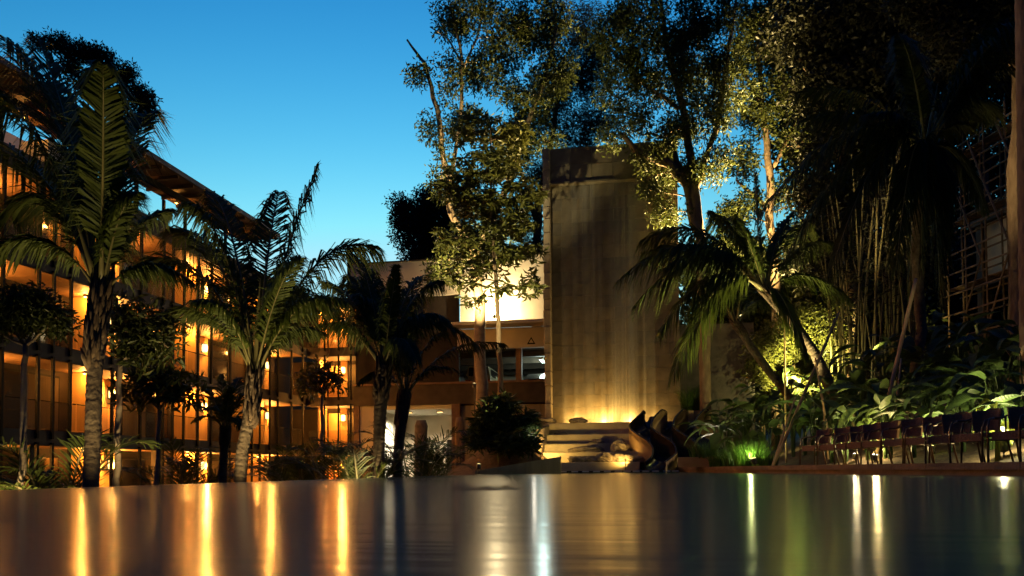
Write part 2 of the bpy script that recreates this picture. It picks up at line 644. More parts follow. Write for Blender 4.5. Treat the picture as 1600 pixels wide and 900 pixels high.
hb('building_core', M_DARKWALL, -40, BX - .25, Y0, 60, GZ, 10.8)
for i, z in enumerate(SOFF):
    hb('balcony_slab', M_SLAB, BX - .2, FX, Y0, Y1 - .002, z + .03, z + ST)
    # timber soffit boards under each slab
    y = Y0
    n = 0
    bsh = MB()
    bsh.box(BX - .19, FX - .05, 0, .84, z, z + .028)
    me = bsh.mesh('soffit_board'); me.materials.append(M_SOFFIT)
    while y + .86 < Y1:
        o = obj('soffit_board', me, None, hotel)
        o.location = OFF + Vector((0, y, 0))
        y += .86
hb('ground_plinth', M_SLAB, BX - .2, FX + .3, Y0, Y1, GZ - .1, GZ + .12)
random.seed(3)
postme = {}
for lv in range(4):
    zb = GZ + .12 if lv == 0 else SOFF[lv - 1] + ST
    zt = SOFF[lv]
    for k, my in enumerate(MODS):
        nxt = my + 7.15
        e = min(nxt, Y1)
        # back wall pieces: timber fin, entrance door, lantern wall, window with curtain, dark panel
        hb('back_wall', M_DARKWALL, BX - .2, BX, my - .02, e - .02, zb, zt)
        hb('timber_fin', M_AMBER, BX + .001, BX + 1.15, my + .02, my + .13, zb, zt)
        d = hb('door', M_AMBER, BX + .002, BX + .06, my + .45, my + 1.4, zb, zb + 2.2)
        b = MB(); b.tube([(BX + .06, my + 1.28, zb + 1.0), (BX + .12, my + 1.28, zb + 1.0), (BX + .12, my + 1.16, zb + 1.0)], .012, 6)
        hh = b.build('door_handle', M_FIX, d)
        hb('timber_panel', M_AMBER, BX + .003, BX + .05, my + 1.75, my + 2.95, zb, zt - .02)
        if my + 6.6 < Y1 + .2:
            wx = hb('window', M_STEEL, BX + .003, BX + .07, my + 3.2, my + 6.6, zb + .05, zb + 2.3)
            for q in range(2):
                b = MB(); b.box(BX + .075, BX + .082, my + 3.26 + q * 1.68, my + 3.26 + q * 1.68 + 1.6, zb + .12, zb + 2.22)
                b.build('pane', M_WINDOW if (k + lv + q) % 3 else M_CURTAIN, wx)
        for off in (-.25, 1.5, 3.05, 3.75, 4.6, 5.75):
            yy = my + off
            if yy < Y1 - .3:
                b = MB(); b.box(-.045, .045, -.05, .05, zb - (.3 if lv else 0), zt + .12)
                o = b.build('post', M_STEEL, hotel); o.location = OFF + Vector((FX + .05, yy, 0))
        if lv > 0:
            yy = my - .2
            while yy < e - .4:
                o = hb('glass_panel', M_GLASS, FX - .11, FX - .095, yy + .03, min(yy + 1.72, e - .05), zb + .06, zb + 1.02)
                b = MB(); b.box(FX - .125, FX - .08, yy + .03, min(yy + 1.72, e - .05), zb + 1.021, zb + 1.05); b.build('rail_cap', M_STEEL, o)
                yy += 1.78
for yy in (Y0 + .15, 16.8, 24, 31.2, 38.3):
    hb('column', M_SLAB, FX - .45, FX - .15, yy, yy + .3, GZ + .12, SOFF[0] - .001)

grp1, grp2 = 'amber lanterns beside hotel balcony doors', 'spotlights under hotel balcony ceilings'
for lv in range(4):
    zt = SOFF[lv]
    for k, my in enumerate(MODS):
        if my < 15:
            continue
        wall_lantern((BX + .051, my + 2.35, zt - .62), 0, 'glowing amber lantern on a timber panel along the %s of the long hotel wing' % STOREY[lv], grp1 + ', ' + STOREY[lv], 46 if lv else 60)
        soffit_spot((BX + 1.0, my - .35, zt - .001), 'amber ceiling spotlight beside a timber fin, %s of the long wing' % STOREY[lv], grp2 + ', ' + STOREY[lv], 15)

# roof terrace and projecting roof
for k in range(6):
    soffit_spot((-21.7, 15.2 + 4.6 * k, 12.858), 'small amber spotlight under the projecting roof of the long wing', 'spotlights under the projecting roof', 3)
roof_y1 = 40.3
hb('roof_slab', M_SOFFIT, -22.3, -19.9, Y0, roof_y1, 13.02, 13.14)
hb('roof_fascia', M_ROOF, -19.899, -19.78, Y0, roof_y1 + .02, 12.97, 13.18)
y = Y0 + .4
rme = MB(); rme.box(-22.25, -19.92, 0, .08, 12.86, 13.018); rme = rme.mesh('rafter'); rme.materials.append(M_SCAF)
while y < roof_y1:
    o = obj('rafter', rme, None, hotel); o.location = OFF + Vector((0, y, 0))
    y += 1.15
y = Y0 + 1
while y < roof_y1 + .1:
    hb('roof_post', M_STEEL, -21.15, -21.03, y, y + .12, 10.8, 12.61)
    hb('roof_post', M_STEEL, -22.25, -22.13, y, y + .12, 10.8, 12.855)
    y += 3.55
hb('roof_beam', M_STEEL, -21.17, -21.01, Y0, roof_y1, 12.612, 12.857)
hb('penthouse_wall', M_WHITE, -24.2, -23.6, Y0, 30.5, 10.8, 12.98)
hb('stair_box', M_WHITE, -22.6, -21.4, 25.2, 27.6, 10.8, 12.3)
hb('terrace_parapet', M_SLAB, FX - .02, FX + .12, Y0, Y1, 10.25, 11.0)
yy = roof_y1 + .3
while yy < Y1 - .4:
    o = hb('glass_panel', M_GLASS, FX + .03, FX + .05, yy, yy + 1.5, 11.001, 12.0)
    b = MB(); b.tube([(FX + .04, yy - .05, 11), (FX + .04, yy - .05, 12.05)], .025, 6); b.build('rail_post', M_STEEL, o)
    b = MB(); b.box(FX + .015, FX + .065, yy, yy + 1.5, 12.001, 12.04); b.build('rail_cap', M_STEEL, o)
    yy += 1.6

# ------------------------------------------------------------------ rear block of the hotel (faces the pool)
RY = 46.0
rear = thing('rear_block', 'rear hotel block with tall cream parapet above a parking deck', 'building', (-12, RY, GZ))
ROFF = -Vector((-12, RY, GZ))


def rb(name, m, *a, parent=None):
    b = MB(); b.box(*a)
    o = b.build(name, m, parent or rear)
    if not parent:
        o.location = ROFF
    return o


XA, XB, XC, XD, XE, XF = -20.8, -17.7, -16.35, -14.4, -11.3, -5.2
# balcony bays next to the inner corner
for i, z in enumerate(SOFF[:3]):
    rb('balcony_slab', M_SLAB, XA, XB, RY, RY + 2.3, z + (.0 if i != 1 else .001), z + ST)
for lv in range(4):
    zb = GZ if lv == 0 else SOFF[lv - 1] + ST
    zt = SOFF[lv]
    rb('back_wall', M_DARKWALL, XA - 2, XB + .3, RY + 2.1, RY + 2.4, zb, zt)
    rb('timber_fin', M_AMBER, -20.45, -20.33, RY + .9, RY + 2.095, zb, zt)
    d = rb('door', M_AMBER, -20.2, -19.45, RY + 2.02, RY + 2.098, zb, zb + 2.2)
    rb('timber_panel', M_AMBER, -19.4, -18.95, RY + 2.03, RY + 2.097, zb, zt - .01)
    w_ = rb('window', M_STEEL, -18.85, -17.75, RY + 2.03, RY + 2.096, zb + .05, zb + 2.3)
    b = MB(); b.box(-18.8, -17.8, RY + 2.01, RY + 2.028, zb + .1, zb + 2.25); b.build('pane', M_CURTAIN, w_)
    for xx in (-19.65, -18.75, -17.95):
        rb('post', M_STEEL, xx, xx + .09, RY - .08, RY - .002, zb - .2, zt + .1)
    if lv:
        for q in range(3):
            rb('glass_panel', M_GLASS, XA + .15 + q * 1.0, XA + 1.1 + q * 1.0, RY + .05, RY + .062, zb + .05, zb + 1.0)
    wall_lantern((-19.15, RY + 2.029, zt - .62), R(-90), 'glowing amber lantern on the rear block %s balcony at the inner corner' % STOREY[lv], 'amber lanterns of the corner balconies', 46)
    soffit_spot((-20.1, RY + 1.2, zt - .002), 'small amber spotlight on the rear block %s balcony at the inner corner' % STOREY[lv], 'spotlights of the corner balconies', 8)
rb('corner_roof', M_SLAB, XA, -17.9, RY, RY + 3, 10.25, 10.8)
# side wall of the balcony bay, spandrel, walls
rb('side_pier', M_DECK, XB, XB + .35, RY - .1, RY + 2.4, GZ, 4.1)
rb('spandrel', M_SLAB, XB + .003, XF, RY - .14, RY + .25, 4.1, 5.3)
rb('spandrel_cap', M_DECK, XB + .003, XF, RY - .22, RY + .3, 5.301, 5.42)
rb('cream_panel', M_CREAM, XB + .352, XC, RY, RY + .3, GZ, 4.098)
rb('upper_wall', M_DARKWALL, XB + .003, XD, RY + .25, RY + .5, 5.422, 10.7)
# ground floor recess
rb('recess_ceiling', M_WHITE, XC, XE, RY + .1, RY + 6, 3.85, 4.09)
rb('recess_side', M_WHITE, XC - .2, XC - .001, RY + .302, RY + 6, GZ, 3.849)
rb('recess_back', M_CREAM, XC, -13.4, RY + 5.8, RY + 6, GZ, 3.849)
rb('recess_lintel', M_CREAM, -13.4, XE, RY + 5.8, RY + 6, 2.2, 3.849)
gd = rb('glass_door', M_STEEL, -13.38, XE, RY + 5.85, RY + 5.95, GZ, 2.198)
for q in range(2):
    rb('pane', M_WINDOW, -13.3 + q * 1.0, -12.4 + q * 1.0, RY + 5.82, RY + 5.848, GZ + .1, 2.1, parent=gd)
rb('pillar', M_DECK, XE - .25, XE + .25, RY - .2, RY + .3, GZ, 4.098)
rb('concrete_back', M_DARKWALL, XE + .25, XF, RY + .12, RY + .4, GZ, 4.098)
x = XE + .26
bm_ = MB(); bm_.box(0, .27, RY, RY + .118, GZ, 4.0); bme = bm_.mesh('board'); bme.materials.append(M_BOARD)
random.seed(5)
while x + .28 < XF:
    o = obj('board', bme, None, rear); o.location = ROFF + Vector((x, random.uniform(-.015, .015), 0)); x += .283
# parking storey
rb('parking_floor', M_SLAB, XD, XF, RY + .251, RY + 14, 4.6, 4.9)
rb('parking_ceiling', M_SLAB, XD, XF, RY + .3, RY + 14, 7.55, 7.8)
rb('parking_back', M_CREAM, XD, XF, RY + 13.8, RY + 14, 4.901, 7.549)
rb('parking_side', M_CREAM, XF - .2, XF, RY + .302, RY + 13.79, 4.901, 7.549)
for xx in (-12.9, -10.3, -7.75):
    rb('parking_column', M_DECK, xx, xx + .35, RY + .35, RY + .7, 4.902, 7.548)
for q in range(4):
    rb('ceiling_beam', M_SLAB, XD, XF - .201, RY + 2.6 + q * 3, RY + 2.9 + q * 3, 7.2, 7.549)
bm = rb('front_beam', M_CREAM, -11.2, XF, RY - .12, RY + .3, 7.35, 8.55)
b = MB()
e0 = aty(830, 533, RY - .13)
for r_, y_, mm in ((.36, RY - .135, M_STEEL), (.2, RY - .139, M_CREAM)):
    b = MB(); b.add([(e0.x - r_ * .7, y_, e0.z - r_ * .5), (e0.x + r_ * .7, y_, e0.z - r_ * .5), (e0.x, y_, e0.z + r_ * .7)], [(0, 1, 2)])
    b.build('triangle_emblem', mm, bm)
# cream parapet: lower on the right
b = MB()
pp = [(-17.9, 10.7), (-11.0, 10.7), (-11.0, 8.75), (XF, 8.75), (XF, 12.8), (-17.9, 12.8)]
n = len(pp)
b.add([(x, RY - .1, z) for x, z in pp] + [(x, RY + .3, z) for x, z in pp], [tuple(range(n)), tuple(range(2 * n - 1, n - 1, -1))] + [(i, n + i, n + (i + 1) % n, (i + 1) % n) for i in range(n)])
o = b.build('parapet', M_CREAM, rear); o.location = ROFF
rb('parapet_cap', M_SLAB, -17.95, XF, RY - .16, RY + .36, 12.801, 12.88)
rb('ledge', M_CREAM, -11.3, XF, RY - 1.5, RY - .101, 8.56, 8.74)
rb('ledge_wall', M_DARKWALL, XD, -11.2, RY + .252, RY + .5, 5.43, 10.69)
# dark wedge fin standing on the parapet corner
b = MB()
fx0 = -18.05
b.add([(fx0, RY - .3, 11.0), (fx0 + .12, RY - .3, 11.0), (fx0 + .12, RY + 3, 11.0), (fx0, RY + 3, 11.0), (fx0, RY - .3, 13.9), (fx0 + .12, RY - .3, 13.9), (fx0 + .12, RY + 3, 12.9), (fx0, RY + 3, 12.9)],
      [(0, 3, 2, 1), (4, 5, 6, 7), (0, 1, 5, 4), (1, 2, 6, 5), (2, 3, 7, 6), (3, 0, 4, 7)])
o = b.build('fin_wall', M_STEEL, rear); o.location = ROFF
for q in range(2):
    t = thing('recessed_lamp', 'square white downlight in the ceiling of the white ground floor recess', 'ceiling lamp', (-14.9 + q * 2.0, RY + 2.2, 3.849), 0, 'downlights of the white recess')
    b = MB(); b.box(-.18, .18, -.18, .18, -.04, -.001); b.build('frame', M_FIX, t)
    b = MB(); b.box(-.15, .15, -.15, .15, -.06, -.041); b.build('diffuser', E_WARM, t)
    spot_light(t, (0, 0, -.07), (0, 0, -1), 200, (1, .86, .58), 150, .4, .12)
t = thing('fluorescent_lamp', 'bright fluorescent tube lamp under the parking deck ceiling', 'ceiling lamp', (-6.7, RY + 4.4, 7.15))
b = MB(); b.box(-.1, .1, -.75, .75, -.02, .08); b.tube([(0, -.7, .08), (0, -.7, .4)], .02, 6); b.tube([(0, .7, .08), (0, .7, .4)], .02, 6); b.build('housing', M_WHITE, t)
for s in (-1, 1):
    b = MB(); b.tube([(s * .055, -.7, -.045), (s * .055, .7, -.045)], .022, 8); b.build('tube', E_FLUO, t)
point_light(t, (0, 0, -.25), 28, (.75, 1.0, .9), .3)

# uplight washing the cream parapet behind the slender tree
ground_spot(Vector((-8.75, RY - 1.05, 8.74 + .12)), (-.05, .75, 1.2), 'floodlight on the parking deck ledge washing the cream parapet', 220, (1, .78, .42), 120, E_YELLOW, size=1.3, point=130)


# ------------------------------------------------------------------ cars on the parking deck
def car(loc, rz, label, body_c, kind):
    t = thing('parked_car', label, 'car', loc, rz)
    paint = mat('paint_' + kind, body_c, tuple(c * 1.15 for c in body_c), 2, .25, spec=.6)
    L, Wd = 4.3, .86
    if kind == 'van':
        prof = [(-2.1, .35), (2.1, .35), (2.15, .8), (1.6, 1.05), (1.2, 1.75), (-1.95, 1.8), (-2.12, 1.1)]
    else:
        prof = [(-2.1, .35), (2.1, .35), (2.15, .7), (1.1, .9), (.5, 1.38), (-1.0, 1.42), (-1.75, .98), (-2.15, .9)]
    n = len(prof)
    b = MB()
    wid = lambda z: Wd if z < .95 else Wd - (z - .95) * .28
    vs = [(x, wid(z), z) for x, z in prof] + [(x, -wid(z), z) for x, z in prof]
    b.add(vs, [tuple(range(n - 1, -1, -1)), tuple(range(n, 2 * n))] + [(i, (i + 1) % n, n + (i + 1) % n, n + i) for i in range(n)])
    o = b.build('body', paint, t)
    bv = o.modifiers.new('bevel', 'BEVEL'); bv.width = .07; bv.segments = 2
    top = 1.36 if kind != 'van' else 1.68
    xb = -1.5 if kind != 'van' else -2.06
    b = MB()
    if kind == 'van':
        b.add([(-2.10, -.6, 1.12), (-2.10, .6, 1.12), (-1.99, .58, 1.66), (-1.99, -.58, 1.66)], [(3, 2, 1, 0)])
    else:
        b.add([(-1.74, -.64, 1.01), (-1.74, .64, 1.01), (-1.09, .6, 1.39), (-1.09, -.6, 1.39)], [(3, 2, 1, 0)])
    for v in range(len(b.v)):
        b.v[v] = (b.v[v][0] - .03, b.v[v][1], b.v[v][2] + .03)
    b.build('rear_window', M_WINDOW, t)
    for s in (-1, 1):
        b = MB(); b.box(-1.0, .7, s * .80, s * .81, .98, 1.28) if kind != 'van' else b.box(-1.6, 1.1, s * .74, s * .75, 1.15, 1.6)
        b.build('side_window', M_WINDOW, t)
        b = MB(); b.bbox(-2.2, -2.08, s * .62 - .14, s * .62 + .14, .74, .9); b.build('tail_light', mat('tail_lens', (.35, .03, .02), None, rough=.2), t)
        for xx in (-1.35, 1.35):
            b = MB(); b.tube([(xx, s * .72, .33), (xx, s * .90, .33)], .33, 14); wh = b.build('wheel', mat('tyre', (.02, .02, .02), None, rough=.8), t)
            b = MB(); b.tube([(xx, s * .901, .33), (xx, s * .915, .33)], .2, 12); b.build('rim', M_FIX, wh)
    b = MB(); b.bbox(-2.24, -2.1, -.8, .8, .38, .6); b.build('bumper', M_STEEL, t)
    b = MB(); b.box(-2.262, -2.24, -.26, .26, .62, .76); b.build('number_plate', M_WHITE, t)
    return t


car((aty(842, 590, 50).x, 51.5, 4.9), R(82), 'dark saloon car parked under the fluorescent tube', (.03, .035, .035), 'saloon')
car((aty(755, 590, 50).x, 50.5, 4.9), R(90), 'pale yellowish van parked in the middle of the parking deck', (.28, .24, .15), 'van')
car((aty(688, 590, 50).x, 50.5, 4.9), R(95), 'brown car parked behind the palm fronds', (.12, .09, .06), 'hatch')

# ------------------------------------------------------------------ waterfall tower
TY, TX0, TX1, TTOP = 39.5, -4.72, 1.55, 16.3
tower = thing('waterfall_tower', 'tall stone clad tower with water running down its face', 'tower', (-1.6, TY, GZ))
TOFF = -Vector((-1.6, TY, GZ))


def tb(name, m, *a):
    b = MB(); b.box(*a)
    o = b.build(name, m, tower); o.location = TOFF
    return o


tb('core', M_MORTAR, TX0 - .3, TX1, TY + .06, TY + 2.6, GZ, TTOP)
random.seed(11)
tiles = []
tw, th = (TX1 - TX0) / 6, .62
tme = []
for k in range(3):
    b = MB(); b.bbox(0, tw - .005, 0, .12, 0, th - .005, .004)
    me = b.mesh('stone_tile'); me.materials.append((M_TILE, M_TILE2, M_TILE3)[k]); tme.append(me)
z = 1.4
row = 0
while z + th < 15.0:
    for c in range(-1 if row % 2 else 0, 6):
        x0 = TX0 + c * tw + (tw * .5 if row % 2 else 0)
        x1 = x0 + tw
        me = random.choices(tme, (6, 1, 3))[0]
        dy = random.uniform(-.007, .007)
        if x0 < TX0 or x1 > TX1 + .01:
            b = MB(); b.bbox(0, min(x1, TX1) - max(x0, TX0) - .008, 0, .12, 0, th - .008, .006)
            o = b.build('stone_tile', me.materials[0], tower); o.location = TOFF + Vector((max(x0, TX0), TY - .06 + dy, z))
        else:
            o = obj('stone_tile', me, None, tower); o.location = TOFF + Vector((x0, TY - .06 + dy, z))
    z += th
    row += 1
ztop = z
tb('water_lip', M_TILE2, TX0, TX1, TY - .42, TY + .05, ztop + .02, ztop + .1)
for c in range(6):      # header stones above the lip
    for r_ in range(2):
        hgt = (TTOP - ztop - .12) / 2
        b = MB(); b.bbox(0, tw - .012, 0, .3, 0, hgt - .012, .01)
        o = b.build('header_stone', random.choice((M_TILE, M_TILE3, M_TILE2)), tower)
        o.location = TOFF + Vector((TX0 + c * tw, TY - .28 + random.uniform(-.02, .02), ztop + .12 + r_ * hgt))
z = 1.2
while z < TTOP - .4:    # rough quoin blocks up the left edge
    h = random.uniform(.45, .95)
    h = min(h, TTOP - z)
    b = MB(); b.bbox(-.36 + random.uniform(-.04, .03), -.01, -.5 + random.uniform(-.06, .05), .3, 0, h - .02, .035)
    o = b.build('quoin_block', M_BLOCK, tower); o.location = TOFF + Vector((TX0, TY, z))
    z += h
# falling water: thin see-through veils from the lip to the basin
m = bpy.data.materials.new('falling_water')
m.use_nodes = True
nt = m.node_tree
bs = nt.nodes['Principled BSDF']
bs.inputs['Base Color'].default_value = (.55, .53, .46, 1)
bs.inputs['Roughness'].default_value = .35
tr = nt.nodes.new('ShaderNodeBsdfTransparent')
ms = nt.nodes.new('ShaderNodeMixShader')
tc = nt.nodes.new('ShaderNodeTexCoord')
mp = nt.nodes.new('ShaderNodeMapping'); mp.inputs['Scale'].default_value = (1.2, 1, .025)
nz = nt.nodes.new('ShaderNodeTexNoise'); nz.inputs['Scale'].default_value = 1.6; nz.inputs['Detail'].default_value = 5
cr = nt.nodes.new('ShaderNodeValToRGB')
cr.color_ramp.elements[0].position = .38; cr.color_ramp.elements[0].color = (0, 0, 0, 1)
cr.color_ramp.elements[1].position = .80; cr.color_ramp.elements[1].color = (.27, .27, .27, 1)
nt.links.new(tc.outputs['Object'], mp.inputs[0]); nt.links.new(mp.outputs[0], nz.inputs['Vector']); nt.links.new(nz.outputs['Fac'], cr.inputs[0])
nt.links.new(cr.outputs[0], ms.inputs[0]); nt.links.new(tr.outputs[0], ms.inputs[1]); nt.links.new(bs.outputs[0], ms.inputs[2])
nt.links.new(ms.outputs[0], nt.nodes['Material Output'].inputs[0])
fall = thing('waterfall', 'thin veils of water falling down the stone tower face', 'waterfall', (-1.6, TY - .3, 2.3))
for k, (xa, xb, yy) in enumerate(((TX0 + .5, TX1 - 1.2, -.05), (TX0 + 2.0, TX0 + 4.6, -.12), (TX0 + 2.6, TX0 + 3.7, -.17))):
    b = MB()
    nn = 24
    vs = []
    for i in range(nn + 1):
        x = xa + (xb - xa) * i / nn
        wv = .03 * math.sin(i * 1.7 + k)
        for q in range(5):
            f = q / 4
            vs.append((x + 1.6, yy + wv + .1 * (1 - f) - .04, (ztop + .05) * (1 - f) + 2.36 * f - 2.3))
    b.add(vs, [(i * 5 + q, (i + 1) * 5 + q, (i + 1) * 5 + q + 1, i * 5 + q + 1) for i in range(nn) for q in range(4)])
    b.build('water_veil', m, fall, True)

# basin ledge and cascade steps
casc = thing('cascade_steps', 'stepped stone cascade below the waterfall basin', 'cascade', (-2.6, 36, 0))
COFF = -Vector((-2.6, 36, 0))


def cb(name, m, *a):
    b = MB(); b.bbox(*a, .02)
    o = b.build(name, m, casc); o.location = COFF
    return o


SX0, SX1 = -4.75, -.75
cb('basin_front', M_STEP, SX0, 2.2, 37.5, 37.8, -.3, 2.36)
cb('basin_floor', M_STEP, SX0, 2.2, 37.801, TY + .05, 1.2, 2.16)
for k, (yf, zt) in enumerate(((36.75, 1.78), (36.0, 1.32), (35.25, .92), (34.5, .46))):
    yb = (37.498, 36.748, 35.998, 35.248)[k]
    cb('step', M_STEP, SX0 + .002 * k, SX1 + .35 - .002 * k, yf, yb, -.3, zt)
cb('landing', M_STEP, SX0 - .3, SX1 + .5, 33.85, 34.498, -.4, .1)
fw = MB()
for q in range(3):      # thin films of water over each step
    pass
# left cheek wall with a hopper shaped end
b = MB()
cx0, cx1 = SX0 - .55, SX0 - .01
b.add([(cx0, 34.6, -.3), (cx1, 34.6, -.3), (cx1, 37.8, -.3), (cx0, 37.8, -.3), (cx0 - .25, 35.6, 2.05), (cx1 + .1, 35.6, 2.05), (cx1 + .1, 37.8, 2.3), (cx0 - .25, 37.8, 2.3)],
      [(0, 3, 2, 1), (4, 5, 6, 7), (0, 1, 5, 4), (1, 2, 6, 5), (2, 3, 7, 6), (3, 0, 4, 7)])
o = b.build('cheek_wall', M_BLOCK, casc); o.location = COFF
# flagstone ledge left of the basin
for k in range(4):
    b = MB(); b.bbox(SX0 - 2.0 + k * .62, SX0 - 2.0 + k * .62 + .6, 35.9 + .1 * (k % 2), 37.2, 2.31 + .02 * k, 2.46 + .02 * k, .04)
    o = b.build('flagstone', M_ROCK, casc); o.location = COFF
cb('ledge_base', M_BLOCK, SX0 - 1.95, SX0 - .6, 36.3, 38.4, -.3, 2.3)
# uplights behind the basin rim
for k, xx in enumerate((-3.55, -2.2, -.9, .4)):
    ground_spot(Vector((xx, TY - .85, 2.17 + .02)), (0, .75, .8), 'small floodlight behind the basin rim at the tower foot', (32, 60, 27, 13)[k], (1, .58, .14), 160, E_YELLOW, 'floodlights in the waterfall basin', .9, 0)
ground_spot(Vector((SX0 + .12, 34.15, .12)), (.42, 1, .25), 'spotlight at the cascade foot lighting the steps near the cheek wall', 30, (1, .60, .14), 130, E_YELLOW, None, .8, 0, .62)
ground_spot(Vector((SX1 - .25, 34.1, .12)), (-.4, 1, .25), 'spotlight at the cascade foot beside the first slide', 15, (1, .60, .14), 130, E_YELLOW, None, .6, 0, .34)


def rock(loc, s, label, seed, group=None, m=None):
    rnd = random.Random(seed)
    n, mth = 26, 17
    vs = []
    sd = Vector((seed * 3.1, seed * 1.7, 0))
    for i in range(mth + 1):
        th_ = math.pi * i / mth
        for k in range(n):
            a = 2 * math.pi * k / n
            d = Vector((math.sin(th_) * math.cos(a), math.sin(th_) * math.sin(a), math.cos(th_)))
            rr = 1 + .35 * mnoise.noise(d * 1.3 + sd) + .2 * mnoise.noise(d * 3.3 + sd) + .09 * mnoise.noise(d * 8 + sd)
            v = d * rr
            v.z = max(v.z, -.55)
            vs.append((v.x * s[0], v.y * s[1], v.z * s[2] + .5 * s[2]))
    b = MB()
    b.add(vs, [(i * n + k, (i + 1) * n + k, (i + 1) * n + (k + 1) % n, i * n + (k + 1) % n) for i in range(mth) for k in range(n)])
    o = b.build('rock', m or M_ROCK, None)
    o.location = loc
    return tag(o, label, 'rock', group)


rock((-3.3, 37.62, 2.35), (.42, .2, .17), 'oval boulder lying on the rim of the waterfall basin', 1)
rock((-4.1, 37.2, 1.77), (.3, .25, .1), 'flat stone on the top cascade step', 2)
rock((-2.35, 36.3, 1.31), (.34, .22, .15), 'knobbly stone on the second cascade step', 3)
rock((-2.75, 35.6, .91), (.75, .28, .2), 'long flat slab of rock on the third cascade step', 4)
rock((-3.3, 35.7, .91), (.3, .25, .14), 'small broken stone left of the long slab on the third step', 10)
rock((-1.25, 35.6, .91), (.4, .3, .34), 'dark upright boulder beside the tan slide wall', 5)
g5 = 'rocks along the foot of the cascade'
for k, (px, s) in enumerate(((905, (.5, .34, .2)), (925, (.5, .3, .17)), (945, (.46, .36, .3)), (967, (.38, .3, .25)), (988, (.55, .34, .2)))):
    xx, yy = xy(px, 34.75)
    rock((xx, 34.85, .45), s, ['flat topped dark rock at the left end of the cascade foot', 'low dark rock second along the cascade foot', 'large rounded tan rock in the middle of the cascade foot',
                             'brown angular rock between the tan rock and the slide', 'long low brown rock at the end of the slide'][k], 20 + k, g5)
rock((.15, 37.6, 2.35), (.18, .15, .16), 'small round stone on the basin rim between the slides', 31)

# dark kerb with white marker tiles along the far pool edge
kerb = thing('pool_kerb', 'dark tiled kerb with white marker tiles at the far pool edge', 'kerb', (-2, 33.6, 0))
b = MB(); b.box(-5.7, 1.05, 33.45, 33.84, -.4, .09); o = b.build('kerb_body', mat('kerb_tile', (.02, .018, .016), (.035, .03, .026), 4, .3), kerb); o.location = (2, -33.6, 0)
M_MARK = mat('white_tile', (.75, .75, .68), (.8, .8, .74), 3, .3)
for px in (880, 898, 915, 932, 949, 966, 980, 994, 1009, 1024, 1042, 1055):
    xx = aty(px, 735, 33.44).x
    b = MB(); b.bbox(-.14, .14, -.006, .0, 0, .05, .003)
    o = b.build('marker_tile', M_MARK, kerb); o.location = (xx + 2, 33.44 - 33.6, .035)


# ------------------------------------------------------------------ water slides
def slide(x0, label, rng, amp=.5, ph=0.0, shell=None):
    t = thing('water_slide', label, 'slide', (x0, 35.7, 0), 0, None)
    N = 40
    prof = []          # cross-section: (across, up)
    K = 12
    hw, wh = .50, .66
    for k in range(K + 1):
        a = -1 + 2 * k / K
        prof.append((hw * math.copysign(min(1, abs(a) * 1.25), a), wh * max(0, (abs(a) - .45) / .55) ** 1.6))
    inn, outl = [], []
    pts = []
    for i in range(N + 1):
        f = i / N
        y = 2.0 - 4.0 * f
        x = amp * .78 * math.cos(f * math.pi * 2.0 * 1.28 + ph) + .42 * f - .12
        fz = max(0, (f - .13) / .87)
        z = 2.0 * (1 - fz) ** 1.2 + .06
        pts.append(Vector((x, y, z)))
    b = MB(); ring = []
    for i, p in enumerate(pts):
        d = pts[min(i + 1, N)] - pts[max(i - 1, 0)]
        n_ = Vector((d.y, -d.x, 0)).normalized() * -1
        f = i / N
        gr = .55 + .72 * (1 - f) ** .8 - .25 * max(0, 1 - f / .12)
        ring.append([p + n_ * a + Vector((0, 0, u * gr)) for a, u in prof])
    for sgn, nm, mm, off in ((0, 'chute', M_SLIDE, 0), (1, 'outer_shell', shell or M_SLIDEOUT, .03)):
        b = MB()
        vs = []
        for i, rg in enumerate(ring):
            c = pts[i]
            for k, v in enumerate(rg):
                if sgn:
                    h = Vector((v.x - c.x, v.y - c.y, 0))
                    dn = -.03 if h.length < hw * .9 else 0
                    v = v + (h.normalized() * off if h.length > 1e-5 else Vector()) + Vector((0, 0, dn - .004))
                vs.append(v)
        n = K + 1
        b.add(vs, [(i * n + k, i * n + k + 1, (i + 1) * n + k + 1, (i + 1) * n + k) for i in range(N) for k in range(K)])
        if sgn:   # skirts down to the ground under the outer shell
            for kk in (0, K):
                o_ = len(b.v)
                vv = []
                for i in range(N + 1):
                    v = Vector(vs[i * n + kk]); vv += [v, Vector((v.x, v.y, -.1))]
                b.add(vv, [(2 * i, 2 * i + 2, 2 * i + 3, 2 * i + 1) for i in range(N)])
        b.build(nm, mm, t, True)
    for kk in (0, K):
        b = MB(); b.tube([rg[kk] + Vector((0, 0, .01)) for rg in ring], .042, 6); b.build('rim', M_SLIDE, t, True)
    return t


slide(.02, 'navy water slide with tan outer wall right beside the cascade steps', 1, .55)
slide(.98, 'middle navy water slide of the three at the tower foot', 2, .55, 0.0, M_SLIDEDK)
slide(1.94, 'navy water slide next to the planted pots, farthest from the cascade', 3, .55, 0.0, M_SLIDEDK)

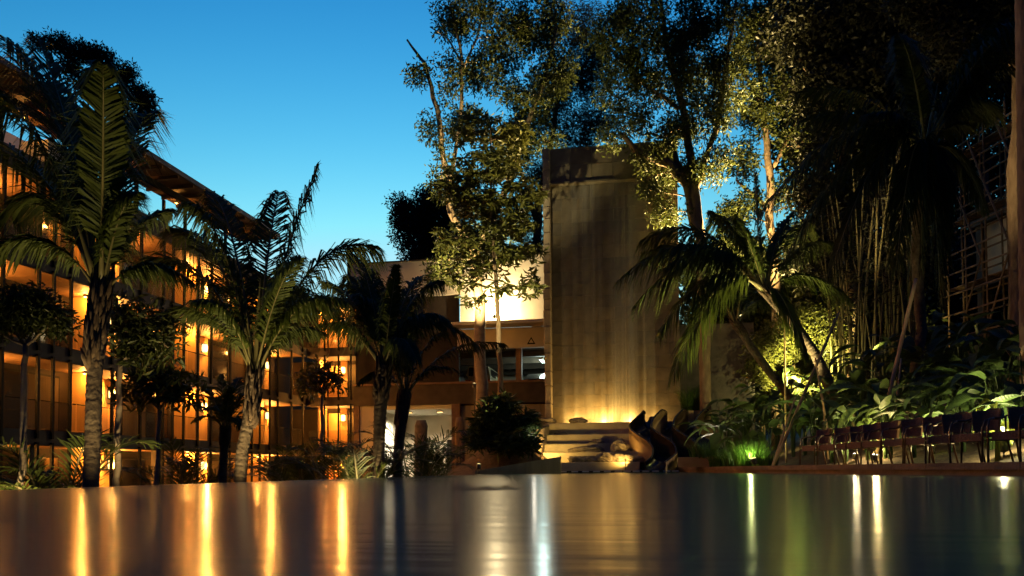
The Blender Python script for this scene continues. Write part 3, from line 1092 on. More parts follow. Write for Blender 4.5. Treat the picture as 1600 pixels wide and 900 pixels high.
# planter wall, mound and light left of the cascade
m_ = thing('planter_wall', 'low board marked planter wall rising towards the cascade', 'wall', (-5, 33, 0))
pts_ = [xy(742, 31.0), xy(876, 33.2)]
(ax, ay), (bx_, by_) = pts_
nb = 12
for k in range(nb):
    f0, f1 = k / nb, (k + .97) / nb
    P = [(ax + (bx_ - ax) * f0, ay + (by_ - ay) * f0), (ax + (bx_ - ax) * f1, ay + (by_ - ay) * f1)]
    h0, h1 = .12 + .58 * f0, .12 + .58 * f1
    b = MB()
    vs = []
    for (x, y), h in zip(P, (h0, h1)):
        vs += [(x, y, -.4), (x, y, h), (x, y + .3, h), (x, y + .3, -.4)]
    b.add(vs, [(0, 1, 2, 3), (4, 7, 6, 5), (0, 4, 5, 1), (1, 5, 6, 2), (2, 6, 7, 3), (3, 7, 4, 0)])
    o = b.build('wall_segment', M_BOARD, m_); o.location = (5, -33, 0)
b = MB()
vs = []
nx, ny = 24, 20
MC = xy(795, 36.2)
mound_h = lambda x, y: 2.1 * math.exp(-(((x - MC[0]) / 1.9) ** 2 + ((y - MC[1]) / 2.3) ** 2) * 1.0) - .15 + .08 * mnoise.noise(Vector((x * 2, y * 2, 0)))
for j in range(ny + 1):
    for i in range(nx + 1):
        f = i / nx
        x = -8.6 + 4.4 * f
        ylo = ay + (by_ - ay) * (x - ax) / (bx_ - ax) + .25
        y = ylo + (41 - ylo) * j / ny
        z = max(mound_h(x, y), -.5)
        if j == 0:
            z = min(z, .1 + .55 * max(0, min(1, (x - ax) / (bx_ - ax))))
        vs.append((x, y, z))
b.add(vs, [(j * (nx + 1) + i, j * (nx + 1) + i + 1, (j + 1) * (nx + 1) + i + 1, (j + 1) * (nx + 1) + i) for j in range(ny) for i in range(nx)])
struct(b.build('planting_mound', M_SOIL, None, True))
p = at(832, 680, 33.75)
ground_spot((p.x, p.y, p.z - .35), (.25, -.6, .5), 'glaring white spotlight on the mound beside the cheek wall', 2, (1, .88, .70), 140, E_PINK, None, 1.7, 1.2)

# monoliths and handrail in front of the recess
for nm, px, d, y0, wd, lab in (('carved_stele', 658, 41.0, 655, .62, 'dark carved stone slab standing before the white recess'), ('rough_pillar', 718, 38.5, 650, .42, 'rough hewn timber post by the handrail')):
    p = at(px, y0, d)
    b = MB()
    vs = []
    N = 14
    for i in range(N + 1):
        f = i / N
        z = GZ - .05 + (p.z - GZ) * f
        ww = wd * (1 - .12 * f) * (1 if i < N else .7)
        for k in range(10):
            a = 2 * math.pi * k / 10
            rr = 1 + .14 * mnoise.noise(Vector((math.cos(a), math.sin(a), z * 1.3)) + Vector((px, 0, 0)))
            vs.append((ww * .62 * math.copysign(abs(math.cos(a)) ** .6, math.cos(a)) * rr, ww * .4 * math.copysign(abs(math.sin(a)) ** .6, math.sin(a)) * rr, z))
    b.add(vs, [(i * 10 + k, i * 10 + (k + 1) % 10, (i + 1) * 10 + (k + 1) % 10, (i + 1) * 10 + k) for i in range(N) for k in range(10)] + [tuple(N * 10 + k for k in range(10))])
    o = b.build(nm, M_BARK if nm == 'rough_pillar' else M_ROCK, None, True)
    o.location = (p.x, p.y, 0)
    tag(o, lab, 'pillar')
t = thing('handrail', 'thin metal handrail sloping beside the rough post', 'handrail', (0, 0, 0))
A, B_, = at(690, 713, 37), at(719, 696, 37)
b = MB(); b.tube([A, B_, Vector((B_.x, B_.y, GZ))], .035, 8); b.build('rail', M_FIX, t)
b = MB(); b.tube([A, Vector((A.x, A.y, GZ))], .03, 8); b.build('post', M_FIX, t)
b = MB(); b.box(-15.9, -7.0, 33, 46, GZ - .02, GZ + .1); struct(b.build('terrace_paving', M_SLAB))


# ------------------------------------------------------------------ vegetation builders
def leafcloud(rng, C, D, size, asp, sz_var=.35, fold=.25):
    """one kite shaped two-quad leaf per centre C (n,3) pointing along D (n,3)"""
    n = len(C)
    D = D / np.maximum(np.linalg.norm(D, axis=1, keepdims=True), 1e-6)
    rv = rng.normal(size=(n, 3))
    S = np.cross(D, rv)
    S /= np.maximum(np.linalg.norm(S, axis=1, keepdims=True), 1e-6)
    U = np.cross(S, D)
    L = size * (1 + sz_var * rng.uniform(-1, 1, size=(n, 1)))
    Wd = L * asp
    v0 = C
    v1 = C + D * L * .5 + S * Wd * .5 + U * Wd * fold
    v2 = C + D * L - U * L * .12
    v3 = C + D * L * .5 - S * Wd * .5 + U * Wd * fold
    V = np.stack([v0, v1, v2, v3], 1).reshape(-1, 3)
    I = np.arange(n)[:, None] * 4
    return V, np.concatenate([I + np.array([[0, 1, 2]]), I + np.array([[0, 2, 3]])], 0)


def wig(a, c, rnd, n=5, amp=.12):
    a, c = Vector(a), Vector(c)
    L = (c - a).length
    out_ = [a]
    off = Vector((rnd.uniform(-1, 1), rnd.uniform(-1, 1), rnd.uniform(-.2, .6))) * L * amp
    for i in range(1, n):
        f = i / n
        out_.append(a.lerp(c, f) + off * math.sin(math.pi * f) + Vector((rnd.uniform(-1, 1), rnd.uniform(-1, 1), rnd.uniform(-1, 1))) * L * .03)
    out_.append(c)
    return out_


def tree(name, label, d, stems, blobs, leaf, nleaf, lsize, asp, seed, bark=None, group=None, twig=.28, depth=1.0, cat='tree', droop=.25, whorl=False, nsub=3, r0=.02, base=None, clump=22):
    """stems: lists of (px, py, radius_m[, dd]); blobs: (px, py, rx_px, ry_px[, dd, weight])"""
    rnd = random.Random(seed)
    rng = np.random.default_rng(seed)
    mpp = d / FPX
    tr = MB()
    nodes = []
    first = None
    for st in stems:
        pts = [at(s[0], s[1], d + (s[3] if len(s) > 3 else 0)) for s in st]
        rr = [s[2] for s in st]
        fine, fr = [], []
        for i in range(len(pts) - 1):
            for k in range(4):
                f = k / 4
                fine.append(pts[i].lerp(pts[i + 1], f) + Vector((rnd.uniform(-1, 1), rnd.uniform(-1, 1), 0)) * rr[i] * .35)
                fr.append(rr[i] + (rr[i + 1] - rr[i]) * f)
        fine.append(pts[-1]); fr.append(rr[-1])
        if first is None:
            first = pts[0]
            if base is not None:
                fine.insert(0, Vector((pts[0].x, pts[0].y, base))); fr.insert(0, rr[0] * 1.15)
                first = fine[0]
        tr.tube(fine, fr, 9)
        nodes += list(zip(fine, fr))
    cs, ds = [], []
    tot = sum(bl[2] * bl[3] * (bl[5] if len(bl) > 5 else 1) for bl in blobs)
    for bl in blobs:
        c = at(bl[0], bl[1], d + (bl[4] if len(bl) > 4 else 0))
        rx, rz_ = bl[2] * mpp, bl[3] * mpp
        ry = (rx + rz_) * .5 * depth
        wt = bl[5] if len(bl) > 5 else 1
        nl = max(40, int(nleaf * bl[2] * bl[3] * wt / tot))
        ncl = max(6, nl // clump)
        cand = [n_ for n_ in nodes if n_[0].z < c.z + .3 * rz_] or nodes
        a, ar = min(cand, key=lambda n_: (n_[0] - c).length + max(0, n_[0].z - c.z) * .6)
        if (a - c).length > .3:
            ln = wig(a, c, rnd)
            ra = min(ar * .6, .02 + .012 * (a - c).length)
            tr.tube(ln, [ra * (1 - .6 * i / (len(ln) - 1)) for i in range(len(ln))], 6, False)
        else:
            ra = ar
        # clumps through the volume, denser toward the shell
        u = rng.normal(size=(ncl, 3)); u /= np.linalg.norm(u, axis=1, keepdims=True)
        rad = rng.uniform(.25, 1.0, size=(ncl, 1)) ** .6
        P = np.array(c) + u * rad * np.array([rx, ry, rz_])
        for k in range(min(ncl, nsub + int(4 * wt))):
            e = Vector(P[k])
            ln = wig(c, e, rnd, 4)
            tr.tube(ln, [max(r0 * .4, ra * .4 * (1 - .7 * i / (len(ln) - 1))) for i in range(len(ln))], 5, False)
        cnt = rng.poisson(clump, ncl) + 2
        idx = np.repeat(np.arange(ncl), cnt)
        n = len(idx)
        if whorl:
            dd = rng.normal(size=(n, 3)); dd[:, 2] = dd[:, 2] * .5 - droop
            dd /= np.linalg.norm(dd, axis=1, keepdims=True)
            cs.append(P[idx] + rng.normal(size=(n, 3)) * twig * .25); ds.append(dd)
        else:
            sp = rng.normal(size=(n, 3)); sp *= twig * 1.75 * rng.uniform(0, 1, size=(n, 1)) ** .45 / np.linalg.norm(sp, axis=1, keepdims=True)
            cs.append(P[idx] + sp)
            dd = rng.normal(size=(n, 3)); dd[:, 2] -= droop
            ds.append(dd + sp / twig * .4)
    t = thing(name, label, cat, first, 0, group)
    o = tr.build('trunk', bark or M_BARK, t, True); o.location = -first
    V, F = leafcloud(rng, np.concatenate(cs), np.concatenate(ds), lsize, asp)
    me = npmesh('crown', V - np.array(first), F)
    o = obj('crown', me, leaf, t)
    return t


def frond_mesh(name, P0, P1, P2, rnd, nl=64, ll=.7, lw=.045, hang=.5, seed=0):
    """pinnate palm frond along a quadratic curve; returns (rachis MB, leaf V, leaf F)"""
    P0, P1, P2 = Vector(P0), Vector(P1), Vector(P2)
    B = lambda t: P0 * (1 - t) ** 2 + P1 * 2 * t * (1 - t) + P2 * t * t
    T = lambda t: ((P1 - P0) * (1 - t) + (P2 - P1) * t).normalized()
    L = (P1 - P0).length * .5 + (P2 - P1).length * .5 + (P2 - P0).length * .1
    mb = MB()
    pts = [B(i / 12) for i in range(13)]
    r = max(.012, L * .009)
    mb.tube(pts, [r * (1.5 - 1.35 * i / 12) if i > 1 else r * (2.6 - .6 * i) for i in range(13)], 6)
    V, F = [], []
    down = Vector((0, 0, -1))
    for i in range(nl):
        t = .16 + .84 * (i + .3) / nl
        c, tg = B(t), T(t)
        side = tg.cross(Vector((0, 0, 1)))
        if side.length < .15:
            side = tg.cross(Vector((1, 0, 0)))
        side.normalize()
        up = side.cross(tg)
        ln = ll * (math.sin(math.pi * min(1, (t - .08) * .95 + .12)) ** .7 * .85 + .18)
        for s in (-1, 1):
            l2 = ln * rnd.uniform(.85, 1.12)
            if rnd.random() < .05:
                continue
            dr = (side * s * .80 + tg * (.70 + .6 * t + rnd.uniform(-.12, .12)) + up * rnd.uniform(-.1, .4)).normalized()
            hg = hang * rnd.uniform(.5, 1.6)
            m1 = c + dr * l2 * .5 + down * hg * l2 * .14
            e = c + dr * l2 * .9 + down * hg * l2 * .60
            wv = tg.cross(dr)
            wv = (dr.cross(wv)).normalized() * lw * .5
            wv = (wv + up * rnd.uniform(-.4, .4) * lw * .5)
            o = len(V)
            V += [c - wv * .6, c + wv * .6, m1 + wv, m1 - wv, e + wv * .15, e - wv * .15]
            F += [(o, o + 1, o + 2, o + 3), (o + 3, o + 2, o + 4, o + 5)]
    return mb, V, F


def palm(label, stem, d, tips, seed, n_extra=8, flen=3.6, leafm=None, ll=.7, lw=.045, hang=.6, boots=1.0, ring=True, group=None, nl=64, base=None, name='coconut_palm', nbud=1):
    """stem: (px, py, radius[, dd]) from foot to crown; tips: (px, py, dd[, rise]) frond tips"""
    rnd = random.Random(seed)
    pts = [at(s[0], s[1], d + (s[3] if len(s) > 3 else 0)) for s in stem]
    if base is not None:
        pts.insert(0, Vector((pts[0].x + (pts[0].x - pts[1].x) * .15, pts[0].y, base)))
        rr = [stem[0][2] * 1.25] + [s[2] for s in stem]
    else:
        rr = [s[2] for s in stem]
    org = pts[0]
    t = thing(name, label, 'palm tree', org, 0, group)
    # dense resample, with a ringed trunk
    fine, fr = [], []
    tot = 0
    for i in range(len(pts) - 1):
        L = (pts[i + 1] - pts[i]).length
        k = max(2, int(L / .035))
        for j in range(k):
            f = j / k
            fine.append(pts[i].lerp(pts[i + 1], f) - org)
            tot += L / k
            saw = (tot / .11) % 1
            fr.append((rr[i] + (rr[i + 1] - rr[i]) * f) * (1 + (.10 * (saw - .5) if ring else 0) + rnd.uniform(-.015, .015)))
    fine.append(pts[-1] - org); fr.append(rr[-1])
    b = MB(); b.tube(fine, fr, 12); b.build('trunk', M_PALMTRUNK, t, True)
    crown = pts[-1] - org
    axis = (pts[-1] - pts[-2]).normalized()
    # old leaf bases wrapped round the top of the trunk
    if boots:
        b = MB()
        nb = 64
        for k in range(nb):
            f = k / nb
            zz = crown - axis * boots * (1 - f)
            a = k * 2.4 + rnd.uniform(-.5, .5)
            o_ = Vector((math.cos(a), math.sin(a), 0))
            rad = rr[-1] * 1.0
            tip = zz + axis * rnd.uniform(.10, .42) * (.6 + boots * .4) + o_ * (rad * rnd.uniform(1.15, 1.6))
            b.tube([zz + o_ * rad * .55 - axis * .12, zz + o_ * rad * 1.12, tip], [.02 + rad * .16, .014 + rad * .2, .006], 6)
        b.build('leaf_bases', M_BOOT, t, True)
    allt = []
    for tp in tips:
        P = at(tp[0], tp[1], d + (stem[-1][3] if len(stem[-1]) > 3 else 0) + (tp[2] if len(tp) > 2 else 0)) - org
        allt.append((P, tp[3] if len(tp) > 3 else .35))
    for k in range(n_extra):
        a = rnd.uniform(0, 2 * math.pi)
        el = rnd.uniform(.35, 1.1)
        L = flen * rnd.uniform(.8, 1.05)
        P = crown + Vector((math.cos(a) * math.cos(el), math.sin(a) * math.cos(el), math.sin(el))) * L * .92
        allt.append((P, .3))
    for (P, rise) in allt:
        dv = P - crown
        L = dv.length
        ctrl = crown + dv * .45 + Vector((0, 0, 1)) * L * rise + axis * L * .06
        st = crown + Vector((dv.x, dv.y, 0)) / max(L, .01) * rr[-1] * .5
        mb, V, F = frond_mesh('frond', st, ctrl, P, rnd, nl, ll * min(1.15, L / flen), lw, hang)
        o = mb.build('frond', M_RACHIS, t, True)
        me = npmesh('leaflets', np.array([tuple(v) for v in V]), np.array(F))
        obj('leaflets', me, leafm or M_PALM, o)
    for k in range(1 if boots > 2 else 0):     # withered brown fronds hanging against the trunk
        a = rnd.uniform(0, 6.28)
        P = crown + Vector((math.cos(a) * .45, math.sin(a) * .45, -flen * rnd.uniform(.3, .45)))
        mb, V, F = frond_mesh('withered_frond', crown + Vector((math.cos(a), math.sin(a), 0)) * rr[-1] * .8, crown + Vector((math.cos(a) * .8, math.sin(a) * .8, .05)), P, rnd, 26, ll * .5, lw, 1.6)
        o = mb.build('withered_frond', M_BOOT, t, True)
        obj('leaflets', npmesh('leaflets', np.array([tuple(v) for v in V]), np.array(F)), M_BOOT, o)
    for k in range(nbud):     # spear leaf
        e = crown + axis * flen * .42 + Vector((rnd.uniform(-.1, .1), rnd.uniform(-.1, .1), 0))
        b = MB(); b.tube([crown, crown.lerp(e, .5), e], [.05, .045, .006], 6); b.build('spear_leaf', M_RACHIS, t)
    return t


# ------------------------------------------------------------------ left garden palms and small trees
palm('tall coconut palm with thick ringed trunk before the hotel wing', [(141, 770, .105), (145, 690, .102), (147, 600, .10), (150, 520, .11), (158, 455, .10)], 10.6,
     [(-90, 230, .5, .45), (-60, 120, -.5, .4), (10, 60, .6, .25), (60, 62, .3, .12), (176, 235, .2, .02), (235, 175, .9, .35), (215, 300, -.6, .4), (265, 330, .8, .35), (-30, 400, -.4, .55), (20, 330, .8, .5), (300, 440, .2, .45), (130, 180, 1.2, .1)],
     101, 1, 3.4, M_PALM, 1.0, .036, 1.15, 1.0, base=GZ, nl=130)
palm('coconut palm with slender leaning trunk between hotel wing and pool edge', [(374, 765, .115), (379, 700, .11), (390, 650, .11), (396, 612, .125), (399, 583, .11)], 14.6,
     [(496, 262, .3, .12), (290, 320, -.5, .45), (592, 390, .4, .5), (216, 415, .5, .5), (330, 300, .9, .3), (436, 300, 1.4, .2), (470, 400, -1.0, .3), (300, 470, -1.2, .45), (540, 470, -.5, .45), (240, 500, .2, .5), (505, 520, .8, .45), (270, 360, 1.2, .4)],
     102, 1, 4.2, M_PALM, 1.1, .038, 1.15, .9, base=GZ, nl=130)
palm('coconut palm with wide drooping fronds before the cream panel', [(591, 760, .15), (592, 700, .14), (594, 640, .15), (598, 590, .17), (600, 570, .15)], 18.6,
     [(560, 395, .6, .12), (620, 415, -.6, .1), (480, 520, -.5, .55), (690, 440, .7, .4), (745, 540, -.6, .6), (505, 440, .8, .3), (660, 430, 1.4, .25), (580, 420, 1.5, .1),
      (650, 560, -1.6, .5), (700, 500, -1.0, .5)],
     103, 4, 4.0, M_PALM, 1.1, .04, 1.2, .8, base=GZ, nl=125)
palm('short coconut palm with shaggy trunk standing close behind its taller neighbour', [(620, 760, .13), (623, 700, .13), (628, 645, .15), (632, 615, .13)], 20.8,
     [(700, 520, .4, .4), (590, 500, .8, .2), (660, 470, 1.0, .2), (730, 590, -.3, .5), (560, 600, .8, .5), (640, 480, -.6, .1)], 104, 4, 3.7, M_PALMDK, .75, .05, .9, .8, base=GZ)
palm('young palm with thin trunk beside the slender leaning palm', [(347, 765, .09), (349, 720, .085), (351, 690, .09), (352, 672, .08)], 16.5,
     [(310, 600, .2, .3), (345, 585, .5, .1), (395, 610, -.3, .3), (300, 660, -.6, .5), (415, 640, .5, .4), (375, 590, .9, .2), (320, 640, -.9, .4), (385, 680, -.8, .5)], 105, 2, 1.3, M_PALM, .34, .04, .6, .3, base=GZ, nl=40, name='young_palm')

tree('clipped_tree', 'small tree with dense umbrella crown at the far end of the hotel wing', 11.5, [[(33, 770, .05), (36, 700, .048), (38, 600, .042), (40, 540, .04)]],
     [(15, 495, 40, 28), (60, 490, 42, 30), (92, 500, 20, 22), (40, 470, 40, 20), (-20, 500, 40, 28)], M_LEAFTREE, 4600, .10, .36, 201, M_BARKLT, base=GZ, twig=.09, cat='tree', group=None)
tree('plumeria_tree', 'small tree with loose rounded crown right of the thick palm trunk', 13.5, [[(181, 770, .055), (184, 690, .05), (186, 600, .045), (190, 560, .035)]],
     [(205, 525, 28, 24), (245, 505, 26, 22), (190, 490, 20, 20), (258, 540, 18, 16), (220, 555, 24, 14)], M_LEAFTREE, 1000, .2, .26, 202, M_BARKLT, base=GZ, twig=.16, clump=12, nsub=8)
tree('plumeria_tree', 'small tree with low flat crown and thin stem under the looser crown', 16.0, [[(244, 765, .05), (247, 700, .045), (249, 640, .04)]],
     [(225, 592, 22, 12), (283, 612, 20, 10), (258, 582, 20, 10), (208, 612, 14, 8), (255, 606, 20, 10)], M_LEAFTREE, 650, .25, .24, 203, M_BARKLT, base=GZ, twig=.2, clump=10, nsub=8)
tree('frangipani_tree', 'slim frangipani with bare candelabra branches before the corner balconies', 24, [[(502, 765, .06), (503, 700, .055), (503, 640, .05), (504, 612, .045)]],
     [(490, 592, 9, 10), (515, 590, 9, 10), (503, 580, 10, 9), (528, 600, 7, 7), (480, 603, 7, 7)], M_LEAFTREE, 420, .24, .26, 204, M_BARKLT, base=GZ, twig=.2, clump=9, nsub=5)


def areca(px, py_top, d, label, seed, n=11, h=None):
    x, y = xy(px, d)
    t = thing('areca_palm', label, 'palm shrub', (x, y, GZ), 0, 'feathery areca palms along the sunken garden')
    rnd = random.Random(seed)
    H = (h or (zat(py_top, px, d) - GZ)) * 1.3
    for k in range(n):
        a = rnd.uniform(0, 2 * math.pi)
        lean = rnd.uniform(.25, .85)
        L = H * rnd.uniform(.8, 1.15)
        mid = Vector((math.cos(a) * lean * .3, math.sin(a) * lean * .3, .85)) * L
        tip = Vector((math.cos(a) * lean, math.sin(a) * lean, .95 - lean * .45)) * L
        mb, V, F = frond_mesh('frond', (math.cos(a) * .05, math.sin(a) * .05, 0), mid, tip, rnd, 34, L * .22, .03, .4)
        o = mb.build('frond', M_RACHIS, t, True)
        obj('leaflets', npmesh('leaflets', np.array([tuple(v) for v in V]), np.array(F)), M_PALM, o)
    return t


for k, (px, py, d, lb) in enumerate(((95, 705, 12.5, 'feathery areca palm between the umbrella tree and thick palm'), (290, 705, 18, 'feathery areca palm beside the thin tree stem below the balconies'),
                                     (475, 700, 21, 'feathery areca palm at the foot of the frangipani'), (440, 715, 25, 'small areca palm by the ground floor doors'), (525, 705, 19, 'arching areca palm left of the wide palm'),
                                     (563, 695, 18.2, 'broad areca palm touching the trunk of the wide palm'), (652, 690, 23.2, 'areca palm behind the short shaggy palm'), (682, 700, 25.5, 'areca palm below the white recess'))):
    areca(px, py, d, lb, 300 + k)

# slender big-leaved tree on the mound, with its shrub
tree('slender_tree', 'slender tree with whorls of large leaves rising from the planting mound', 35.4,
     [[(781, 640, .13), (781, 570, .12), (777, 480, .10), (772, 400, .085), (766, 320, .06), (768, 250, .045), (765, 190, .03)]],
     [(745, 200, 42, 26, .5), (800, 210, 40, 24, 0), (765, 255, 60, 30, -.4), (715, 285, 38, 24, .3), (815, 300, 38, 26, -.3), (750, 320, 55, 28, .4), (795, 350, 48, 26, .2), (720, 370, 42, 24, -.3), (765, 400, 50, 26, .5),
      (825, 395, 26, 18, .2), (722, 430, 30, 20, 0, .7), (775, 445, 26, 18, -.2, .5), (826, 445, 18, 24, -.4, .8), (740, 470, 22, 14, .3, .5)],
     M_LEAFGOLD, 6200, .36, .3, 401, M_BARK, twig=.3, whorl=True, clump=10, droop=.3, base=.8)
tree('leafy_shrub', 'dark leafy shrub with long leaves on the planting mound', 33.9,
     [[(792, 712, .08), (790, 660, .06), (788, 630, .04)]],
     [(785, 632, 26, 18), (775, 665, 38, 22), (810, 660, 28, 20), (790, 690, 46, 18, -.4), (745, 690, 20, 14, -.3), (825, 690, 16, 14, -.5), (765, 650, 20, 18, -.5)], M_BIGLEAFDK, 4200, .42, .2, 402, M_BARK, twig=.2, whorl=True, clump=12, droop=.1, cat='shrub')

# ------------------------------------------------------------------ tall trees behind
tree('tall_tree', 'tall tree with a bare limb leaning out against the sky', 44,
     [[(752, 600, .34), (748, 470, .30), (742, 395, .27), (705, 330, .20), (693, 250, .17), (682, 170, .14), (664, 100, .10), (636, 62, .05)],
      [(742, 395, .24), (790, 300, .2), (815, 220, .16), (850, 130, .12), (870, 40, .08)],
      [(700, 300, .12), (720, 180, .11), (722, 90, .09), (705, 10, .06)], [(722, 110, .08), (745, 60, .06), (760, 0, .04)], [(720, 95, .06), (700, 60, .05), (672, 42, .03)]],
     [(740, 20, 55, 30, 0, .8), (690, 30, 30, 24, 1, .5), (795, 60, 45, 40, 0, .9), (760, 110, 45, 34, 1, .8), (850, 30, 50, 42, .5, 1), (870, 110, 36, 36, 0, .9), (830, 150, 44, 34, 0, .9), (700, 120, 24, 34, -.5, .6),
      (720, 190, 36, 30, .5, .7), (690, 270, 22, 40, -.5, .5), (800, 240, 40, 34, .6, .8), (845, 220, 30, 26, 0, .7), (745, 300, 30, 34, .5, .6), (655, 120, 14, 14, 0, .4), (675, 200, 14, 22, 0, .5), (780, 360, 36, 34, 0, .7), (700, 420, 30, 40, 0, .6)],
     M_LEAFTREE, 25000, .25, .36, 501, M_BARKLT, twig=.38, base=2, clump=70, nsub=12)
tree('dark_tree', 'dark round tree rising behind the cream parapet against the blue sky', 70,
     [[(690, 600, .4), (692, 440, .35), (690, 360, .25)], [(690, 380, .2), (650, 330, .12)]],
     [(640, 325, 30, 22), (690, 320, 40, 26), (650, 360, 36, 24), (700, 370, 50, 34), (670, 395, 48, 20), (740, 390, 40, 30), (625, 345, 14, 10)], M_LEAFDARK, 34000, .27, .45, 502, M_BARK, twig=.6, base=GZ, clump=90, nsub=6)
tree('feathery_tree', 'dark feathery tree between the cream parapet and the stone tower', 62,
     [[(835, 600, .4), (838, 420, .35), (840, 320, .3), (865, 200, .2), (880, 90, .14)], [(840, 350, .2), (812, 260, .14), (805, 180, .1)]],
     [(850, 380, 34, 30), (825, 330, 30, 34), (850, 280, 30, 36), (830, 400, 40, 20), (880, 190, 44, 26), (900, 130, 40, 40), (905, 220, 40, 16), (860, 140, 34, 30), (820, 200, 26, 26), (930, 190, 34, 26), (905, 50, 36, 40), (940, 90, 26, 40)],
     M_LEAFDARK, 40000, .26, .25, 503, M_BARK, twig=.5, base=GZ, clump=80, nsub=8)
tree('far_tree', 'dark tree silhouetted above the roof of the hotel wing', 46,
     [[(165, 400, .3), (160, 230, .25), (150, 150, .18)], [(160, 210, .15), (200, 160, .1)]],
     [(85, 68, 22, 8), (120, 80, 26, 12), (155, 92, 24, 12), (185, 115, 26, 12), (210, 145, 18, 14), (140, 130, 26, 12), (170, 160, 26, 14), (225, 175, 14, 16), (195, 190, 18, 12), (110, 105, 16, 10), (60, 66, 12, 4), (235, 160, 8, 8)], M_LEAFDARK, 15000, .2, .4, 504, M_BARK, twig=.3, base=GZ, clump=70, nsub=6)

# golden uplit trees right of the tower
tree('uplit_tree', 'big uplit tree with a pale limb arching over the stone tower', 36.6,
     [[(1105, 640, .27), (1100, 480, .25), (1092, 370, .23), (1072, 290, .2), (1045, 255, .22), (1000, 240, .16), (968, 208, .1)],
      [(1092, 370, .25), (1080, 250, .2), (1062, 150, .16), (1040, 60, .12), (1025, -40, .08)], [(1072, 290, .16), (1055, 240, .12)], [(1062, 170, .1), (990, 120, .08), (950, 50, .05)],
      [(1085, 300, .14), (1120, 200, .12), (1135, 100, .1), (1150, 0, .06)]],
     [(960, 60, 40, 46), (1000, 20, 50, 36), (970, 130, 36, 36), (1010, 90, 44, 40), (1050, 40, 44, 40), (1040, 130, 44, 40), (1085, 90, 44, 50), (990, 190, 40, 24), (1040, 210, 44, 30), (1060, 270, 44, 22), (1100, 180, 44, 44),
      (1020, 300, 30, 16), (1110, 20, 44, 44), (1140, 120, 40, 50), (1120, 250, 26, 30), (955, 215, 16, 18), (1045, 330, 30, 16), (1000, 255, 24, 14)],
     M_LEAFTREE, 30000, .21, .36, 505, M_BARK, twig=.32, base=1, clump=70, nsub=12)
tree('uplit_tree', 'slim uplit tree with golden leaves behind the arching palm fronds', 43,
     [[(1213, 640, .3), (1212, 500, .28), (1207, 400, .25), (1203, 300, .22), (1196, 200, .17), (1185, 90, .12), (1180, 0, .08)], [(1205, 330, .14), (1170, 300, .1), (1150, 280, .06)], [(1203, 270, .14), (1245, 190, .1), (1260, 100, .07)], [(1196, 180, .12), (1150, 90, .08)]],
     [(1160, 250, 30, 30), (1190, 160, 44, 46), (1170, 70, 50, 44), (1240, 60, 50, 50), (1235, 140, 40, 40), (1250, 230, 36, 36), (1160, 330, 30, 24), (1230, 300, 30, 26), (1180, 400, 34, 26), (1240, 380, 36, 26), (1150, 390, 26, 30), (1190, 10, 44, 30), (1270, 310, 30, 24), (1130, 340, 20, 18)],
     M_LEAFTREE, 28000, .23, .36, 506, M_BARK, twig=.34, base=1, clump=70, nsub=10)
# dark canopy at upper right
DK = 'dark canopy trees on the hillside'
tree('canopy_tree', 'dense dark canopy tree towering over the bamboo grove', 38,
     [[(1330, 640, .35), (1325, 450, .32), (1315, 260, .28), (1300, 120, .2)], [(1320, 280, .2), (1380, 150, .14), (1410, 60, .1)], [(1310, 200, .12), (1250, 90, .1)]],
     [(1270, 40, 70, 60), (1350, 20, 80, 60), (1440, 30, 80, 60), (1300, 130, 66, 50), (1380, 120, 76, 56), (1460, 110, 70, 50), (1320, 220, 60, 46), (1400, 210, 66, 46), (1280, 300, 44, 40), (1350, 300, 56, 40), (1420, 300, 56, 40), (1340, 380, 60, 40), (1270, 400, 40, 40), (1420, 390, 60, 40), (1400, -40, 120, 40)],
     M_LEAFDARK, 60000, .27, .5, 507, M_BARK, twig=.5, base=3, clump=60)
tree('canopy_tree', 'dark hillside tree whose crown hangs above the scaffolding', 30,
     [[(1585, 700, .36), (1588, 450, .33), (1590, 200, .3), (1592, 40, .26)], [(1590, 100, .2), (1520, 20, .14)]],
     [(1520, 20, 70, 50), (1590, 20, 60, 60), (1660, 60, 70, 80), (1480, 60, 50, 40), (1560, -40, 120, 40), (1700, 200, 60, 100), (1555, 70, 40, 26), (1440, -10, 60, 40)],
     M_LEAFDARK, 34000, .2, .5, 508, M_BARK, twig=.38, base=3, clump=60)
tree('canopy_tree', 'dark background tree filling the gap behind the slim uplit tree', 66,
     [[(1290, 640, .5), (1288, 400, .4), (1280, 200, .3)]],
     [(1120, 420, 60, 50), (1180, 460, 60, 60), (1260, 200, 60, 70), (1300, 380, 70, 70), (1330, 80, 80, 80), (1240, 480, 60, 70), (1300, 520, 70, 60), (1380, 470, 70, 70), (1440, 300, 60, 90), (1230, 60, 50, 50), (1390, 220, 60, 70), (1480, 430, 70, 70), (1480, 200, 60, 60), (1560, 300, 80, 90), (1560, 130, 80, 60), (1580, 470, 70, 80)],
     M_LEAFDARK, 42000, .62, .5, 509, M_BARK, twig=.8, base=1)

